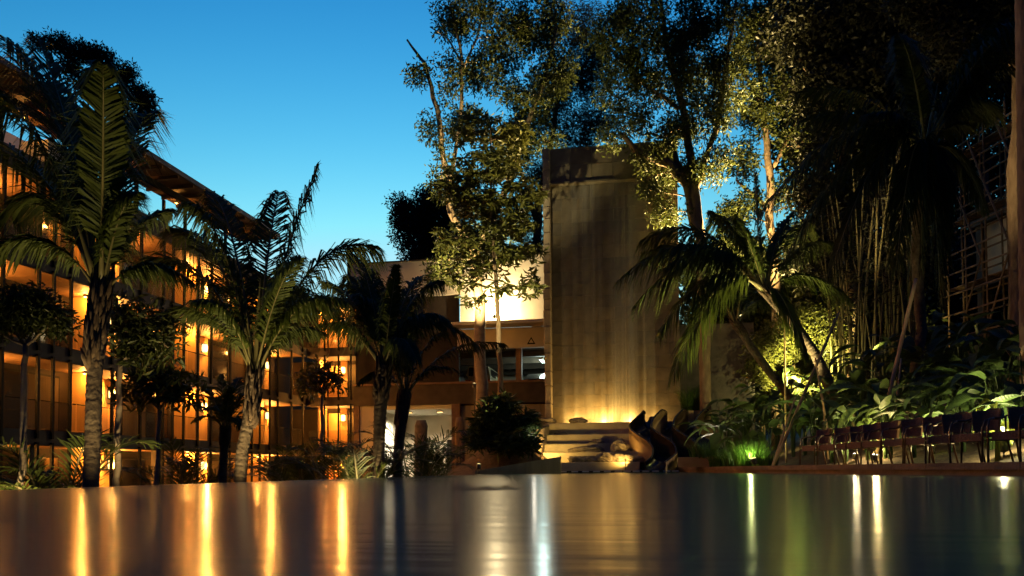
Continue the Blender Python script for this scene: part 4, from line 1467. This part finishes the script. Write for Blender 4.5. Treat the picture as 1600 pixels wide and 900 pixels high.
tree('hillside_tree', 'broad dark tree on the hillside behind the scaffolding', 58,
     [[(1500, 640, .3), (1500, 520, .24), (1500, 420, .16)]],
     [(1420, 560, 60, 60), (1490, 540, 70, 70), (1560, 560, 70, 70), (1620, 500, 70, 90), (1450, 450, 60, 60), (1530, 430, 70, 70), (1600, 400, 70, 80), (1380, 600, 60, 50), (1660, 600, 70, 80)],
     M_LEAFDARK, 20000, .62, .5, 512, M_BARK, twig=.75, base=1)
tree('understorey_tree', 'low dark tree filling the gap between tower and bamboo grove', 46,
     [[(1190, 660, .2), (1192, 580, .16), (1195, 520, .1)]],
     [(1075, 560, 40, 60), (1110, 480, 44, 50), (1130, 590, 50, 50), (1180, 520, 50, 60), (1230, 480, 50, 60), (1280, 500, 60, 60), (1330, 480, 60, 60), (1390, 520, 60, 60), (1200, 600, 60, 40), (1290, 590, 70, 40), (1090, 410, 26, 36), (1130, 420, 30, 40)],
     M_LEAFTREE, 34000, .34, .45, 510, M_BARK, twig=.55, base=1)
b = MB(); b.box(TX1 + .01, 5.2, TY + 1.2, TY + 1.6, -.5, 7.4); o = b.build('stone_wall', M_TILE3, None)
tag(o, 'plain dark stone wall standing right of the waterfall tower', 'wall')

# ------------------------------------------------------------------ right-hand palms
palm('leaning palm whose fronds arch across the stone tower', [(1325, 690, .19), (1300, 610, .18), (1272, 550, .17), (1240, 505, .17), (1212, 472, .2), (1196, 455, .17)], 27,
     [(965, 440, -.5, .5), (1030, 520, -1.0, .5), (1000, 380, .6, .5), (1050, 590, -1.4, .55), (1110, 330, .5, .3), (1180, 270, .3, .12), (1300, 380, .4, .35), (1330, 470, -.5, .45), (1150, 340, -.6, .25), (1240, 330, .8, .2),
      (990, 480, .2, .55), (1090, 400, 1.0, .4), (1260, 560, -1.2, .5), (1040, 420, -1.0, .5)], 601, 3, 5.4, M_PALM, 1.35, .06, 1.25, .8, nl=130, base=1.0)
palm('shorter palm leaning left behind the uplit foliage', [(1238, 625, .16), (1205, 585, .155), (1175, 545, .15), (1150, 505, .15)], 31,
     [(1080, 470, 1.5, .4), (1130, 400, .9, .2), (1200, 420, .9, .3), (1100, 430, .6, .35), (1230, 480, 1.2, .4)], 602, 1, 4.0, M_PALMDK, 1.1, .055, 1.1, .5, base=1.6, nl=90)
palm('dark palm with a skirt of hanging fronds below the canopy trees', [(1420, 640, .16), (1440, 520, .15), (1432, 400, .15), (1436, 300, .16), (1446, 232, .14)], 23,
     [(1250, 190, .5, .25), (1190, 330, -.3, .45), (1230, 400, .5, .5), (1440, 420, -.4, .7), (1470, 470, -.5, .6), (1400, 420, -.6, .6), (1395, 110, .5, .05), (1520, 200, .6, .3), (1540, 330, .2, .5), (1330, 260, .9, .4), (1300, 420, -.6, .55), (1480, 380, .5, .6),
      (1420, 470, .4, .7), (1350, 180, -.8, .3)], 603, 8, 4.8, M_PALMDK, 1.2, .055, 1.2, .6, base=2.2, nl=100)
b = MB(); p0, p1 = at(1618, 760, 17.5), at(1610, -60, 17.5)
t = thing('tall_palm', 'tall bare palm trunk rising beside the scaffolding', 'palm tree', (p0.x, p0.y, bankz(p0.x, p0.y) - .1))
fine = [Vector((0, 0, 0)).lerp(Vector((p1.x - p0.x, p1.y - p0.y, p1.z + 4)), i / 120) for i in range(121)]
b.tube(fine, [.25 * (1 + .05 * ((i % 4) / 4)) for i in range(121)], 14); b.build('trunk', M_BARK, t, True)
rnd = random.Random(9)
cr_ = fine[-1]
for k in range(9):
    a = k * .7
    tip = cr_ + Vector((math.cos(a) * 3.4, math.sin(a) * 3.4, -1.2))
    mb, V, F = frond_mesh('frond', cr_, cr_ + Vector((math.cos(a) * 2, math.sin(a) * 2, 1.4)), tip, rnd, 40, .8, .07, .8)
    o = mb.build('frond', M_RACHIS, t, True)
    obj('leaflets', npmesh('leaflets', np.array([tuple(v) for v in V]), np.array(F)), M_PALMDK, o)

# ------------------------------------------------------------------ bamboo grove and brace poles
rnd = random.Random(77)
for k in range(6):
    px = 1318 + k * 24
    d = 33 + rnd.uniform(-2, 3)
    x, y = xy(px, d)
    bz = bankz(x, y) - .1
    t = thing('bamboo_clump', ['bamboo clump at the left end of the dark grove', 'bamboo clump second in the dark grove', 'bamboo clump third in the dark grove', 'bamboo clump fourth in the dark grove', 'bamboo clump fifth in the dark grove',
                               'bamboo clump nearest to the scaffolding'][k], 'bamboo', (x, y, bz), 0, 'bamboo clumps of the dark grove')
    lc, ld = [], []
    for q in range(7):
        ox, oy = rnd.uniform(-.45, .45), rnd.uniform(-.5, .5)
        lx, ly = rnd.uniform(-.6, .6), rnd.uniform(-.6, .6)
        H = rnd.uniform(8, 12)
        pts, rr = [], []
        for i in range(25):
            f = i / 24
            pts.append((ox + lx * f * f * 1.5, oy + ly * f * f * 1.5, H * f)); rr.append((.05 - .03 * f) * (1.18 if i % 2 else 1))
        b = MB(); b.tube(pts, rr, 7); b.build('culm', M_CULM, t)
        for i in range(60):
            f = rnd.uniform(.45, 1)
            lc.append((ox + lx * f * f * 1.5 + rnd.gauss(0, .35), oy + ly * f * f * 1.5 + rnd.gauss(0, .35), H * f + rnd.gauss(0, .3)))
            ld.append((rnd.gauss(0, 1), rnd.gauss(0, 1), rnd.gauss(-.5, .4)))
    V, F = leafcloud(np.random.default_rng(k), np.array(lc), np.array(ld), .32, .16)
    stuff(obj('foliage', npmesh('foliage', V, F), M_LEAFDARK, t))

poles = ((1206, 700, 1311, 488, 25, .05, 'long bamboo brace pole crossing the leaning palm trunk'), (1366, 668, 1431, 436, 21.5, .062, 'thick golden bamboo prop lit from below'), (1205, 700, 1243, 620, 24, .03, 'short thin stake leaning beside the grass clump'),
         (1285, 620, 1294, 690, 23, .03, 'upright thin stake behind the first chairs'), (1228, 690, 1225, 470, 27, .035, 'dark upright stake by the uplit foliage'), (1392, 668, 1408, 560, 21, .03, 'thin golden stake right of the thick bamboo prop'),
         (1300, 690, 1274, 560, 24, .035, 'brown stake leaning on the palm trunk'))
for (xa, ya, xb, yb, d, r, lb) in poles:
    A, B_ = at(xa, ya, d), at(xb, yb, d + .6)
    if A.z > B_.z:
        A, B_ = B_, A
    A.z = min(A.z, bankz(A.x, A.y)) - .05
    b = MB()
    n = 14
    pts = [Vector((0, 0, 0)).lerp(B_ - A, i / n) for i in range(n + 1)]
    b.tube(pts, [r * (1.12 if i % 2 else .95) * (1 - .25 * i / n) for i in range(n + 1)], 8)
    o = b.build('bamboo_pole', M_BAMBOO, None, True)
    o.location = A
    tag(o, lb, 'pole')


# ------------------------------------------------------------------ big-leaved plants
def blade(L, Wd, curl, seed, fold=.18, n=9, lobed=False):
    """leaf blade lying along +x, curling downward"""
    rnd = random.Random(seed)
    V, F = [], []
    for i in range(n + 1):
        f = i / n
        w = Wd * .5 * (math.sin(math.pi * min(1, f ** .75)) ** .8 if 0 < f < 1 else .02)
        if lobed:
            w = Wd * .5 * (max(0, 1 - f) ** .6 * min(1, f * 6 + .25))
        ang = curl * f * f
        x = L * f * math.cos(ang * .7)
        z = -L * f * math.sin(ang * .7)
        wav = .05 * Wd * math.sin(f * 11 + seed)
        V += [(x, -w, z + w * fold * 2 + wav), (x, 0, z), (x, w, z + w * fold * 2 - wav)]
    for i in range(n):
        a = i * 3
        F += [(a, a + 1, a + 4, a + 3), (a + 1, a + 2, a + 5, a + 4)]
    return npmesh('leaf', np.array(V), np.array(F))


BL = {}
for nm, mm in (('g', M_BIGLEAF), ('d', M_BIGLEAFDK), ('y', M_BIGLEAFYL)):
    for v in range(4):
        me = blade((1.15, .95, 1.3, .85)[v], (.34, .38, .30, .46)[v], (.7, 1.1, .5, 1.3)[v], v, lobed=(v == 3))
        me.materials.append(mm)
        me.polygons.foreach_set('use_smooth', [True] * len(me.polygons))
        BL[nm + str(v)] = me


def bigplant(px, d, H, label, kind, seed, n=8, group='big leaved plants on the garden bank', spread=.5, vs=(0, 1, 2, 3), scale=1.0, pos=None, name='broadleaf_plant'):
    rnd = random.Random(seed)
    x, y = xy(px, d) if pos is None else pos
    z = bankz(x, y) - .05 if pos is None or len(pos) < 3 else pos[2]
    t = thing(name, label, 'plant', (x, y, z), rnd.uniform(0, 6), group)
    for k in range(n):
        a = 2.4 * k + rnd.uniform(-.4, .4)
        h = H * rnd.uniform(.55, 1.0)
        r = spread * rnd.uniform(.3, 1.0) * H * .35
        top = Vector((math.cos(a) * r, math.sin(a) * r, h))
        mid = Vector((math.cos(a) * r * .25, math.sin(a) * r * .25, h * .6))
        b = MB(); b.tube([(math.cos(a) * .04, math.sin(a) * .04, 0), mid, top], [.022, .017, .010], 5)
        st = b.build('leaf_stalk', M_BIGLEAFDK if kind != 'y' else M_BIGLEAFYL, t)
        o = obj('leaf', BL[kind + str(rnd.choice(vs))], None, st)
        o.location = top
        o.rotation_euler = (rnd.uniform(-.5, .5), rnd.uniform(-.75, .25), a + rnd.uniform(-.5, .5))
        s = scale * rnd.uniform(.75, 1.25)
        o.scale = (s, s, s)
    return t


rnd = random.Random(42)
PROW = (('low broad leaved plant in the row right behind the chairs', 'plants right behind the chairs'), ('waist high broad leaved plant in the second planting row behind the chairs', 'second planting row behind the chairs'),
        ('tall broad leaved plant in the third planting row behind the chairs', 'third planting row behind the chairs'), ('tallest dark broad leaved plant in the top planting row by the bamboo', 'top planting row by the bamboo'))
k = 0
# row directly behind the chairs, then rising rows up the bank
for row, (dd, hh, n) in enumerate(((1.6, 1.5, 11), (3.2, 2.2, 10), (5.2, 2.6, 10), (7.6, 3.0, 8))):
    for q in range(n):
        f = (q + rnd.uniform(-.3, .3) + .5) / n
        px = 1290 + 330 * f
        d0 = 21.6 - 8.2 * (f ** .9)
        d = d0 + dd
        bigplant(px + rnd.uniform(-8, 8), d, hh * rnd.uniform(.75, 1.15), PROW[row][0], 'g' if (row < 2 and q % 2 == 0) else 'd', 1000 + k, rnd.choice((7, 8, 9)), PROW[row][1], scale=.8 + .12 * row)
        k += 1
for q, (px, d, hh, kd) in enumerate(((1122, 32.6, 1.9, 'g'), (1135, 31, 2.3, 'g'), (1150, 33, 3.0, 'd'), (1165, 30, 2.0, 'g'), (1182, 31, 2.6, 'd'), (1200, 29, 2.0, 'g'), (1215, 30, 2.4, 'd'), (1240, 28, 2.0, 'g'), (1258, 27, 1.7, 'd'),
                                      (1275, 26, 1.8, 'g'), (1140, 36, 3.4, 'd'), (1190, 36, 3.6, 'g'), (1240, 34, 3.4, 'd'), (1270, 31, 2.6, 'd'), (1300, 29, 2.6, 'd'))):
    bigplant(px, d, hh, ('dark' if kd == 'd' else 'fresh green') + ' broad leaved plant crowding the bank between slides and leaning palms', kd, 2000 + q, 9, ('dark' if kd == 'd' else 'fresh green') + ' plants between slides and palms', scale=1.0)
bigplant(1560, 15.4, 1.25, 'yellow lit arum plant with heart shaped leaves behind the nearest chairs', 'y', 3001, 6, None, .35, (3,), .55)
bigplant(1385, 20.6, 2.2, 'tall plant with pale arching leaves beside the golden bamboo prop', 'g', 3002, 7, None, .6, (0, 2), 1.0)
bigplant(1320, 20.6, .9, 'small yellowish plant low behind the first chairs', 'y', 3003, 4, None, .3, (3,), .4)


def grassclump(px, d, H, n, label, seed, pos=None, rad=.35):
    rng = random.Random(seed)
    x, y = xy(px, d) if pos is None else pos[:2]
    z = (bankz(x, y) if pos is None else pos[2]) - .03
    V, F = [], []
    for k in range(n):
        a, r = rng.uniform(0, 6.28), rad * math.sqrt(rng.random())
        c = Vector((math.cos(a) * r, math.sin(a) * r, 0))
        dr = Vector((math.cos(a + rng.uniform(-1, 1)), math.sin(a + rng.uniform(-1, 1)), 0))
        h = H * rng.uniform(.6, 1.1)
        ln = rng.uniform(.15, .6) * h
        sd = Vector((-dr.y, dr.x, 0)) * .014
        o = len(V)
        for f in (0, .5, .8, 1):
            p_ = c + dr * ln * f * f + Vector((0, 0, h * (f - .28 * f * f * ln / h)))
            wv = sd * (1 - f * .9)
            V += [p_ - wv, p_ + wv]
        F += [(o + 2 * i, o + 2 * i + 1, o + 2 * i + 3, o + 2 * i + 2) for i in range(3)]
    o = obj('grass_clump', npmesh('grass_clump', np.array([tuple(v) for v in V]), np.array(F)), M_GRASSB)
    o.location = (x, y, z)
    return tag(o, label, 'grass')


grassclump(1172, 26.6, .95, 420, 'brightly lit clump of long grass by the spotlight at the deck edge', 1, rad=.5)
grassclump(1150, 27.8, .8, 300, 'dark clump of long grass left of the brightly lit one', 2, rad=.45)
grassclump(1128, 29.2, .75, 300, 'clump of long grass next to the stone planter box', 3, rad=.45)
grassclump(1195, 25.6, .6, 200, 'low clump of grass right of the brightly lit one', 4, rad=.4)

# planter box and potted grasses beside the slides
p0 = xy(1091, 30.2)
t = thing('planter_box', 'tan stone planter box at the pool edge beside the slides', 'planter', (p0[0], p0[1] + .1, DZ), R(-8))
for a in ((-.72, .72, -.35, -.29), (-.72, .72, .29, .35), (-.72, -.66, -.289, .289), (.66, .72, -.289, .289)):
    b = MB(); b.bbox(a[0], a[1], a[2], a[3], 0, .38, .01); b.build('panel', M_SLIDEOUT, t)
b = MB(); b.box(-.66, .66, -.289, .289, .1, .33); b.build('soil', M_SOIL, t)
grassclump(0, 0, .7, 240, 'tuft of long grass growing in the tan planter box', 5, (p0[0] + .2, p0[1] + .1, DZ + .36), .5)
for q, px in enumerate((1076, 1090)):
    x, y = xy(px, 37.2)
    t = thing('plant_pot', ['square wooden plant pot behind the farthest slide', 'square wooden plant pot nearer the bank behind the slides'][q], 'plant pot', (x, y, 2.36))
    x0 = -.26
    for i in range(4):
        b = MB(); b.bbox(-.26 + i * .13, -.26 + i * .13 + .125, -.26, -.22, 0, .5, .01); b.build('slat', M_BAMBOO, t)
    b = MB(); b.box(-.25, .25, -.219, .24, 0, .44); b.build('pot_body', M_SCAF, t)
    b = MB(); b.box(x - .3, x + .3, y - .3, y + .3, .1, 2.355)
    grassclump(0, 0, 1.35, 260, ['tall reed tuft in the wooden pot behind the farthest slide', 'tall reed tuft in the wooden pot nearer the bank'][q], 7 + q, (x, y, 2.36 + .46), .24)

# hot garden lights of the right bank, some added to lift dark foliage
bkz = lambda px, d: bankz(*xy(px, d))


def gl(px, py, d, aim, label, power, color, ang, em, size, pt, h=0.0):
    p = at(px, py, d)
    z = bankz(p.x, p.y)
    ground_spot((p.x, p.y, z), aim, label, power, color, ang, em, None, size, pt, h)


gl(1172, 700, 26.3, (.05, .3, 1), 'yellow green spotlight hidden in the bright grass clump', 30, (.95, 1.0, .35), 150, E_YELLOW, 1.2, 12)
gl(1236, 590, 32.5, (.30, 1.0, .25), 'strong yellow floodlight on a pole among plants under the leaning palms', 3200, (1, .84, .28), 54, E_YELLOW, 1.8, 40, 2.6)
gl(1188, 640, 39.5, (.04, .12, 1), 'pole floodlight on the bank behind the slides aimed into tree crowns', 9000, (1, .70, .28), 70, E_YELLOW, 1.5, 0, 4.2)
ground_spot((4.7, 40.9, 7.52), (-.5, -.3, 1), 'floodlight on top of the dark stone wall beside the tower', 9500, (1, .70, .28), 80, E_YELLOW, None, 1.5, 0)
p = at(1178, 690, 24.9)
p.z = bankz(p.x, p.y)
ground_spot(p, at(1085, 420, 26.6) - p, 'added spotlight at the deck edge brightening the palm arching across the tower', 800, (1, .82, .36), 50, E_YELLOW, None, 1.2, 0)  # added lamp: lights the arching fronds from the front
p = at(1278, 690, 26.8)
p.z = bankz(p.x, p.y)
ground_spot(p, at(1200, 400, 26.8) - p, 'added spotlight brightening the palm arching across the tower from its foot', 850, (1, .82, .36), 50, E_YELLOW, None, 1.2, 0, .8)  # added lamp: keeps these fronds from going dark beside the narrow yellow flood
gl(1345, 600, 27.0, (.25, .05, 1), 'added floodlight lifting the dark palm and canopy by the bamboo grove', 1500, (1, .72, .32), 95, E_YELLOW, 1.4, 0, 2.4)  # added lamp: lifts the black palm underside and canopy above
tree('lit_shrub', 'glowing yellow green shrub behind the floodlight under the leaning palms', 37.5,
     [[(1240, 640, .1), (1240, 580, .07), (1242, 540, .04)]],
     [(1205, 545, 34, 34), (1240, 525, 36, 34), (1265, 530, 36, 34), (1295, 545, 26, 30), (1235, 590, 40, 26), (1280, 590, 34, 24), (1190, 580, 26, 26), (1250, 490, 26, 24), (1300, 500, 22, 24)], M_LEAFGOLD, 9000, .24, .36, 511, M_BARK, twig=.3, cat='shrub')
gl(1366, 690, 20.6, (.15, .1, 1), 'spotlight at the foot of the golden bamboo prop', 42, (1, .74, .28), 140, E_PINK, 1.0, 6)
gl(1336, 690, 21.6, (.1, .2, 1), 'small spotlight behind the second chair from the slides', 34, (1, .80, .40), 150, E_PINK, 1.0, 5)
gl(1455, 690, 18.4, (.1, .3, 1), 'small spotlight behind the middle of the chair row', 40, (1, .85, .42), 150, E_YELLOW, 1.0, 0)
gl(1568, 700, 15.6, (0, .2, 1), 'glaring spotlight on the ground behind the nearest chairs', 40, (1, .92, .45), 140, E_PINK, 1.4, 12)
gl(1165, 676, 28.0, (-.2, -.3, .6), 'small white path light half hidden in leaves above the grass', 6, (1, .85, .6), 140, E_PINK, 1.3, 5)
gl(1112, 656, 32.5, (-.2, -.3, .6), 'small white path light beside the farthest slide', 6, (1, .85, .6), 140, E_PINK, 1.3, 5)
p = xy(742, 40.5)
ground_spot((p[0], p[1], GZ + .1), (-.02, .28, 1), 'pole floodlight below the parking deck aimed up the tall tree', 6000, (1, .72, .30), 52, E_YELLOW, None, 1.3, 0, 5.8)
p = at(748, 730, 30.6)
ground_spot((p.x, p.y, .12), Vector(at(768, 330, 35.4)) - Vector((p.x, p.y, .12)), 'spotlight at the planter wall aimed up the slender tree', 1500, (1, .82, .40), 46, E_YELLOW, None, 1.2, 0)
for px, d, pw, aim, lb in ((112, 9.6, 80, (.1, .10, 1), 'uplight at the foot of the thick ringed palm'), (350, 13.6, 130, (.12, .1, 1), 'uplight at the foot of the slender leaning palm'), (574, 17.9, 200, (.08, .08, 1), 'uplight at the foot of the wide drooping palm'),
                           (205, 12.6, 60, (0, .3, 1), 'uplight under the loose rounded crown'), (20, 10.8, 60, (.05, .25, 1), 'uplight under the dense umbrella crown')):
    x, y = xy(px, d)
    ground_spot((x, y, GZ + .02), aim, lb, pw, (1, .74, .34), 64, E_YELLOW, None, 1.0, 0)

# ------------------------------------------------------------------ chairs on the deck
def make_chair(label, group):
    t = thing('rattan_chair', label, 'chair', (0, 0, 0), 0, group)
    # local: faces -y
    b = MB(); b.bbox(-.25, .25, -.24, .24, .40, .455, .02); b.build('seat', M_RATTAN, t)
    b = MB(); b.bbox(-.255, .255, -.262, -.241, .33, .45, .008); b.build('apron', M_RATTAN, t)
    b = MB()
    n = 10
    vs = []
    for i in range(n + 1):
        a = math.pi * (.12 + .76 * i / n)
        for z, rr in ((.50, .25), (.66, .27), (.82, .29)):
            vs.append((math.cos(a) * rr, .02 + math.sin(a) * rr, z))
        for z, rr in ((.82, .27), (.66, .25), (.50, .23)):
            vs.append((math.cos(a) * rr, .02 + math.sin(a) * rr, z))
    b.add(vs, [(i * 6 + k, (i + 1) * 6 + k, (i + 1) * 6 + (k + 1) % 6, i * 6 + (k + 1) % 6) for i in range(n) for k in range(6)] + [(5, 4, 3, 2, 1, 0), tuple(n * 6 + k for k in range(6))])
    b.build('backrest', M_RATTAN, t, False)
    # back rail and arms are one bent tube
    pts = []
    for i in range(15):
        a = math.pi * i / 14
        pts.append((math.cos(a) * .30, .04 + math.sin(a) * .27, .66 + .18 * math.sin(a) ** 1.5))
    pts = [(.29, -.30, .0), (.295, -.28, .45), (.30, -.24, .60)] + [(.30, -.12, .66)] + pts + [(-.30, -.12, .66), (-.30, -.24, .60), (-.295, -.28, .45), (-.29, -.30, .0)]
    half = len(pts) // 2
    b = MB(); b.tube(pts[3:-3], .016, 7); b.build('armrest', M_TUBE, t, True)
    for s in (1, -1):
        b = MB(); b.tube([(s * .30, -.12, .66), (s * .302, -.22, .63), (s * .298, -.27, .52), (s * .29, -.29, .0)], .016, 7); b.build('leg', M_TUBE, t, True)
        b = MB(); b.tube([(s * .22, .26, .72), (s * .235, .25, .42), (s * .25, .36, .0)], .016, 7); b.build('leg', M_TUBE, t, True)
        b = MB(); b.tube([(s * .29, -.26, .34), (s * .245, .28, .34)], .011, 6); b.build('stretcher', M_TUBE, t, True)
    return t


C0, C1 = Vector((*xy(1283, 20.6), 0)), Vector((*xy(1592, 13.0), 0))
dirv = (C1 - C0).normalized()
face = math.atan2(dirv.y, dirv.x) + math.pi     # chair backs towards the bank
ORD = ['first', 'second', 'third', 'fourth', 'fifth', 'sixth', 'seventh', 'eighth', 'ninth', 'tenth', 'eleventh']
proto = make_chair('brown rattan armchair on the deck', 'brown rattan armchairs in a row on the deck')
rnd = random.Random(8)
NCH = 11
for k in range(NCH):
    c = proto if k == 0 else dup(proto)
    p = C0 + (C1 - C0) * (k / (NCH - 2))
    c.location = (p.x + rnd.uniform(-.09, .09), p.y + rnd.uniform(-.06, .06), DZ + .002)
    c.rotation_euler = (0, 0, R(-6) - .95 + rnd.uniform(-.2, .2))
    c.scale = (1.14, 1.14, 1.14)
    c['label'] = 'brown rattan armchair, %s in the deck row counted from the slides' % ORD[k]

# ------------------------------------------------------------------ building site with scaffolding
SD = 40.0
site = thing('unfinished_building', 'dark unfinished concrete building behind the bamboo scaffolding', 'building', at(1600, 700, SD + 2))
so = -site.location
A, B_ = at(1472, 100, 44), at(1850, 100, 29.5)
ux = (B_ - A); ux.z = 0
ulen = ux.length; ux.normalize()
uy = Vector((-ux.y, ux.x, 0))
if uy.y < 0:
    uy = -uy


def sbox(name, m, par, off, a0, a1, b0, b1, z0, z1):
    b = MB()
    vs = []
    for z in (z0, z1):
        for (a, c) in ((a0, b0), (a1, b0), (a1, b1), (a0, b1)):
            q = A + ux * a + uy * c
            vs.append((q.x, q.y, z))
    b.add(vs, [(0, 3, 2, 1), (4, 5, 6, 7), (0, 1, 5, 4), (1, 2, 6, 5), (2, 3, 7, 6), (3, 0, 4, 7)])
    o = b.build(name, m, par); o.location = off
    return o


for zz in (6.5, 10.0, 13.5):
    sbox('floor_slab', M_SLAB, site, so, 0, ulen, 1.4, 8, zz, zz + .4)
for q in range(4):
    sbox('column', M_SLAB, site, so, .3 + q * 5, .8 + q * 5, 1.5, 2.0, 1.0, 16.6)
sbox('infill_wall', M_CREAM, site, so, .9, 5.2, 1.7, 1.9, 10.41, 13.49)
sbox('infill_wall', M_CREAM, site, so, 5.9, 10.2, 1.7, 1.9, 6.91, 13.4)
sbox('back_wall', M_DARKWALL, site, so, .2, ulen, 7.5, 7.9, 1.0, 16)
scaf = thing('scaffolding', 'bamboo scaffolding of crossed poles in front of the unfinished building', 'scaffolding', at(1600, 700, SD))
so2 = -scaf.location
rnd = random.Random(6)


def spole(p, q, r=.05):
    b = MB(); b.tube([p, Vector(p).lerp(Vector(q), .5) + Vector((rnd.uniform(-.04, .04),) * 3), q], r, 6)
    o = b.build('pole', M_SCAF, scaf); o.location = so2


W2 = lambda a, c, z: Vector(((A + ux * a + uy * c).x, (A + ux * a + uy * c).y, z))
for a in np.arange(0, ulen, 1.6):
    for c in (0, .9):
        spole(W2(a, c, 1.5), W2(a + rnd.uniform(-.1, .1), c, 18.5 + rnd.uniform(-.4, 1.2)))
for z in np.arange(5, 18.6, 1.15):
    for c in (-.06, .96):
        spole(W2(-.4, c, z + rnd.uniform(-.08, .08)), W2(ulen, c, z + rnd.uniform(-.1, .1)))
for q in range(8):
    a = q * 2.2
    spole(W2(a, -.12, 5), W2(a + 3.2, -.12, 11.5)); spole(W2(a + 3.0, -.13, 11), W2(a, -.13, 17.5))
for z in (17.2, 13.6, 10.0):
    for k in range(5):
        sbox('plank', M_SCAF, scaf, so2, -.3, ulen, .05 + k * .17, .05 + k * .17 + .15, z - .02 * (k % 2), z + .05)
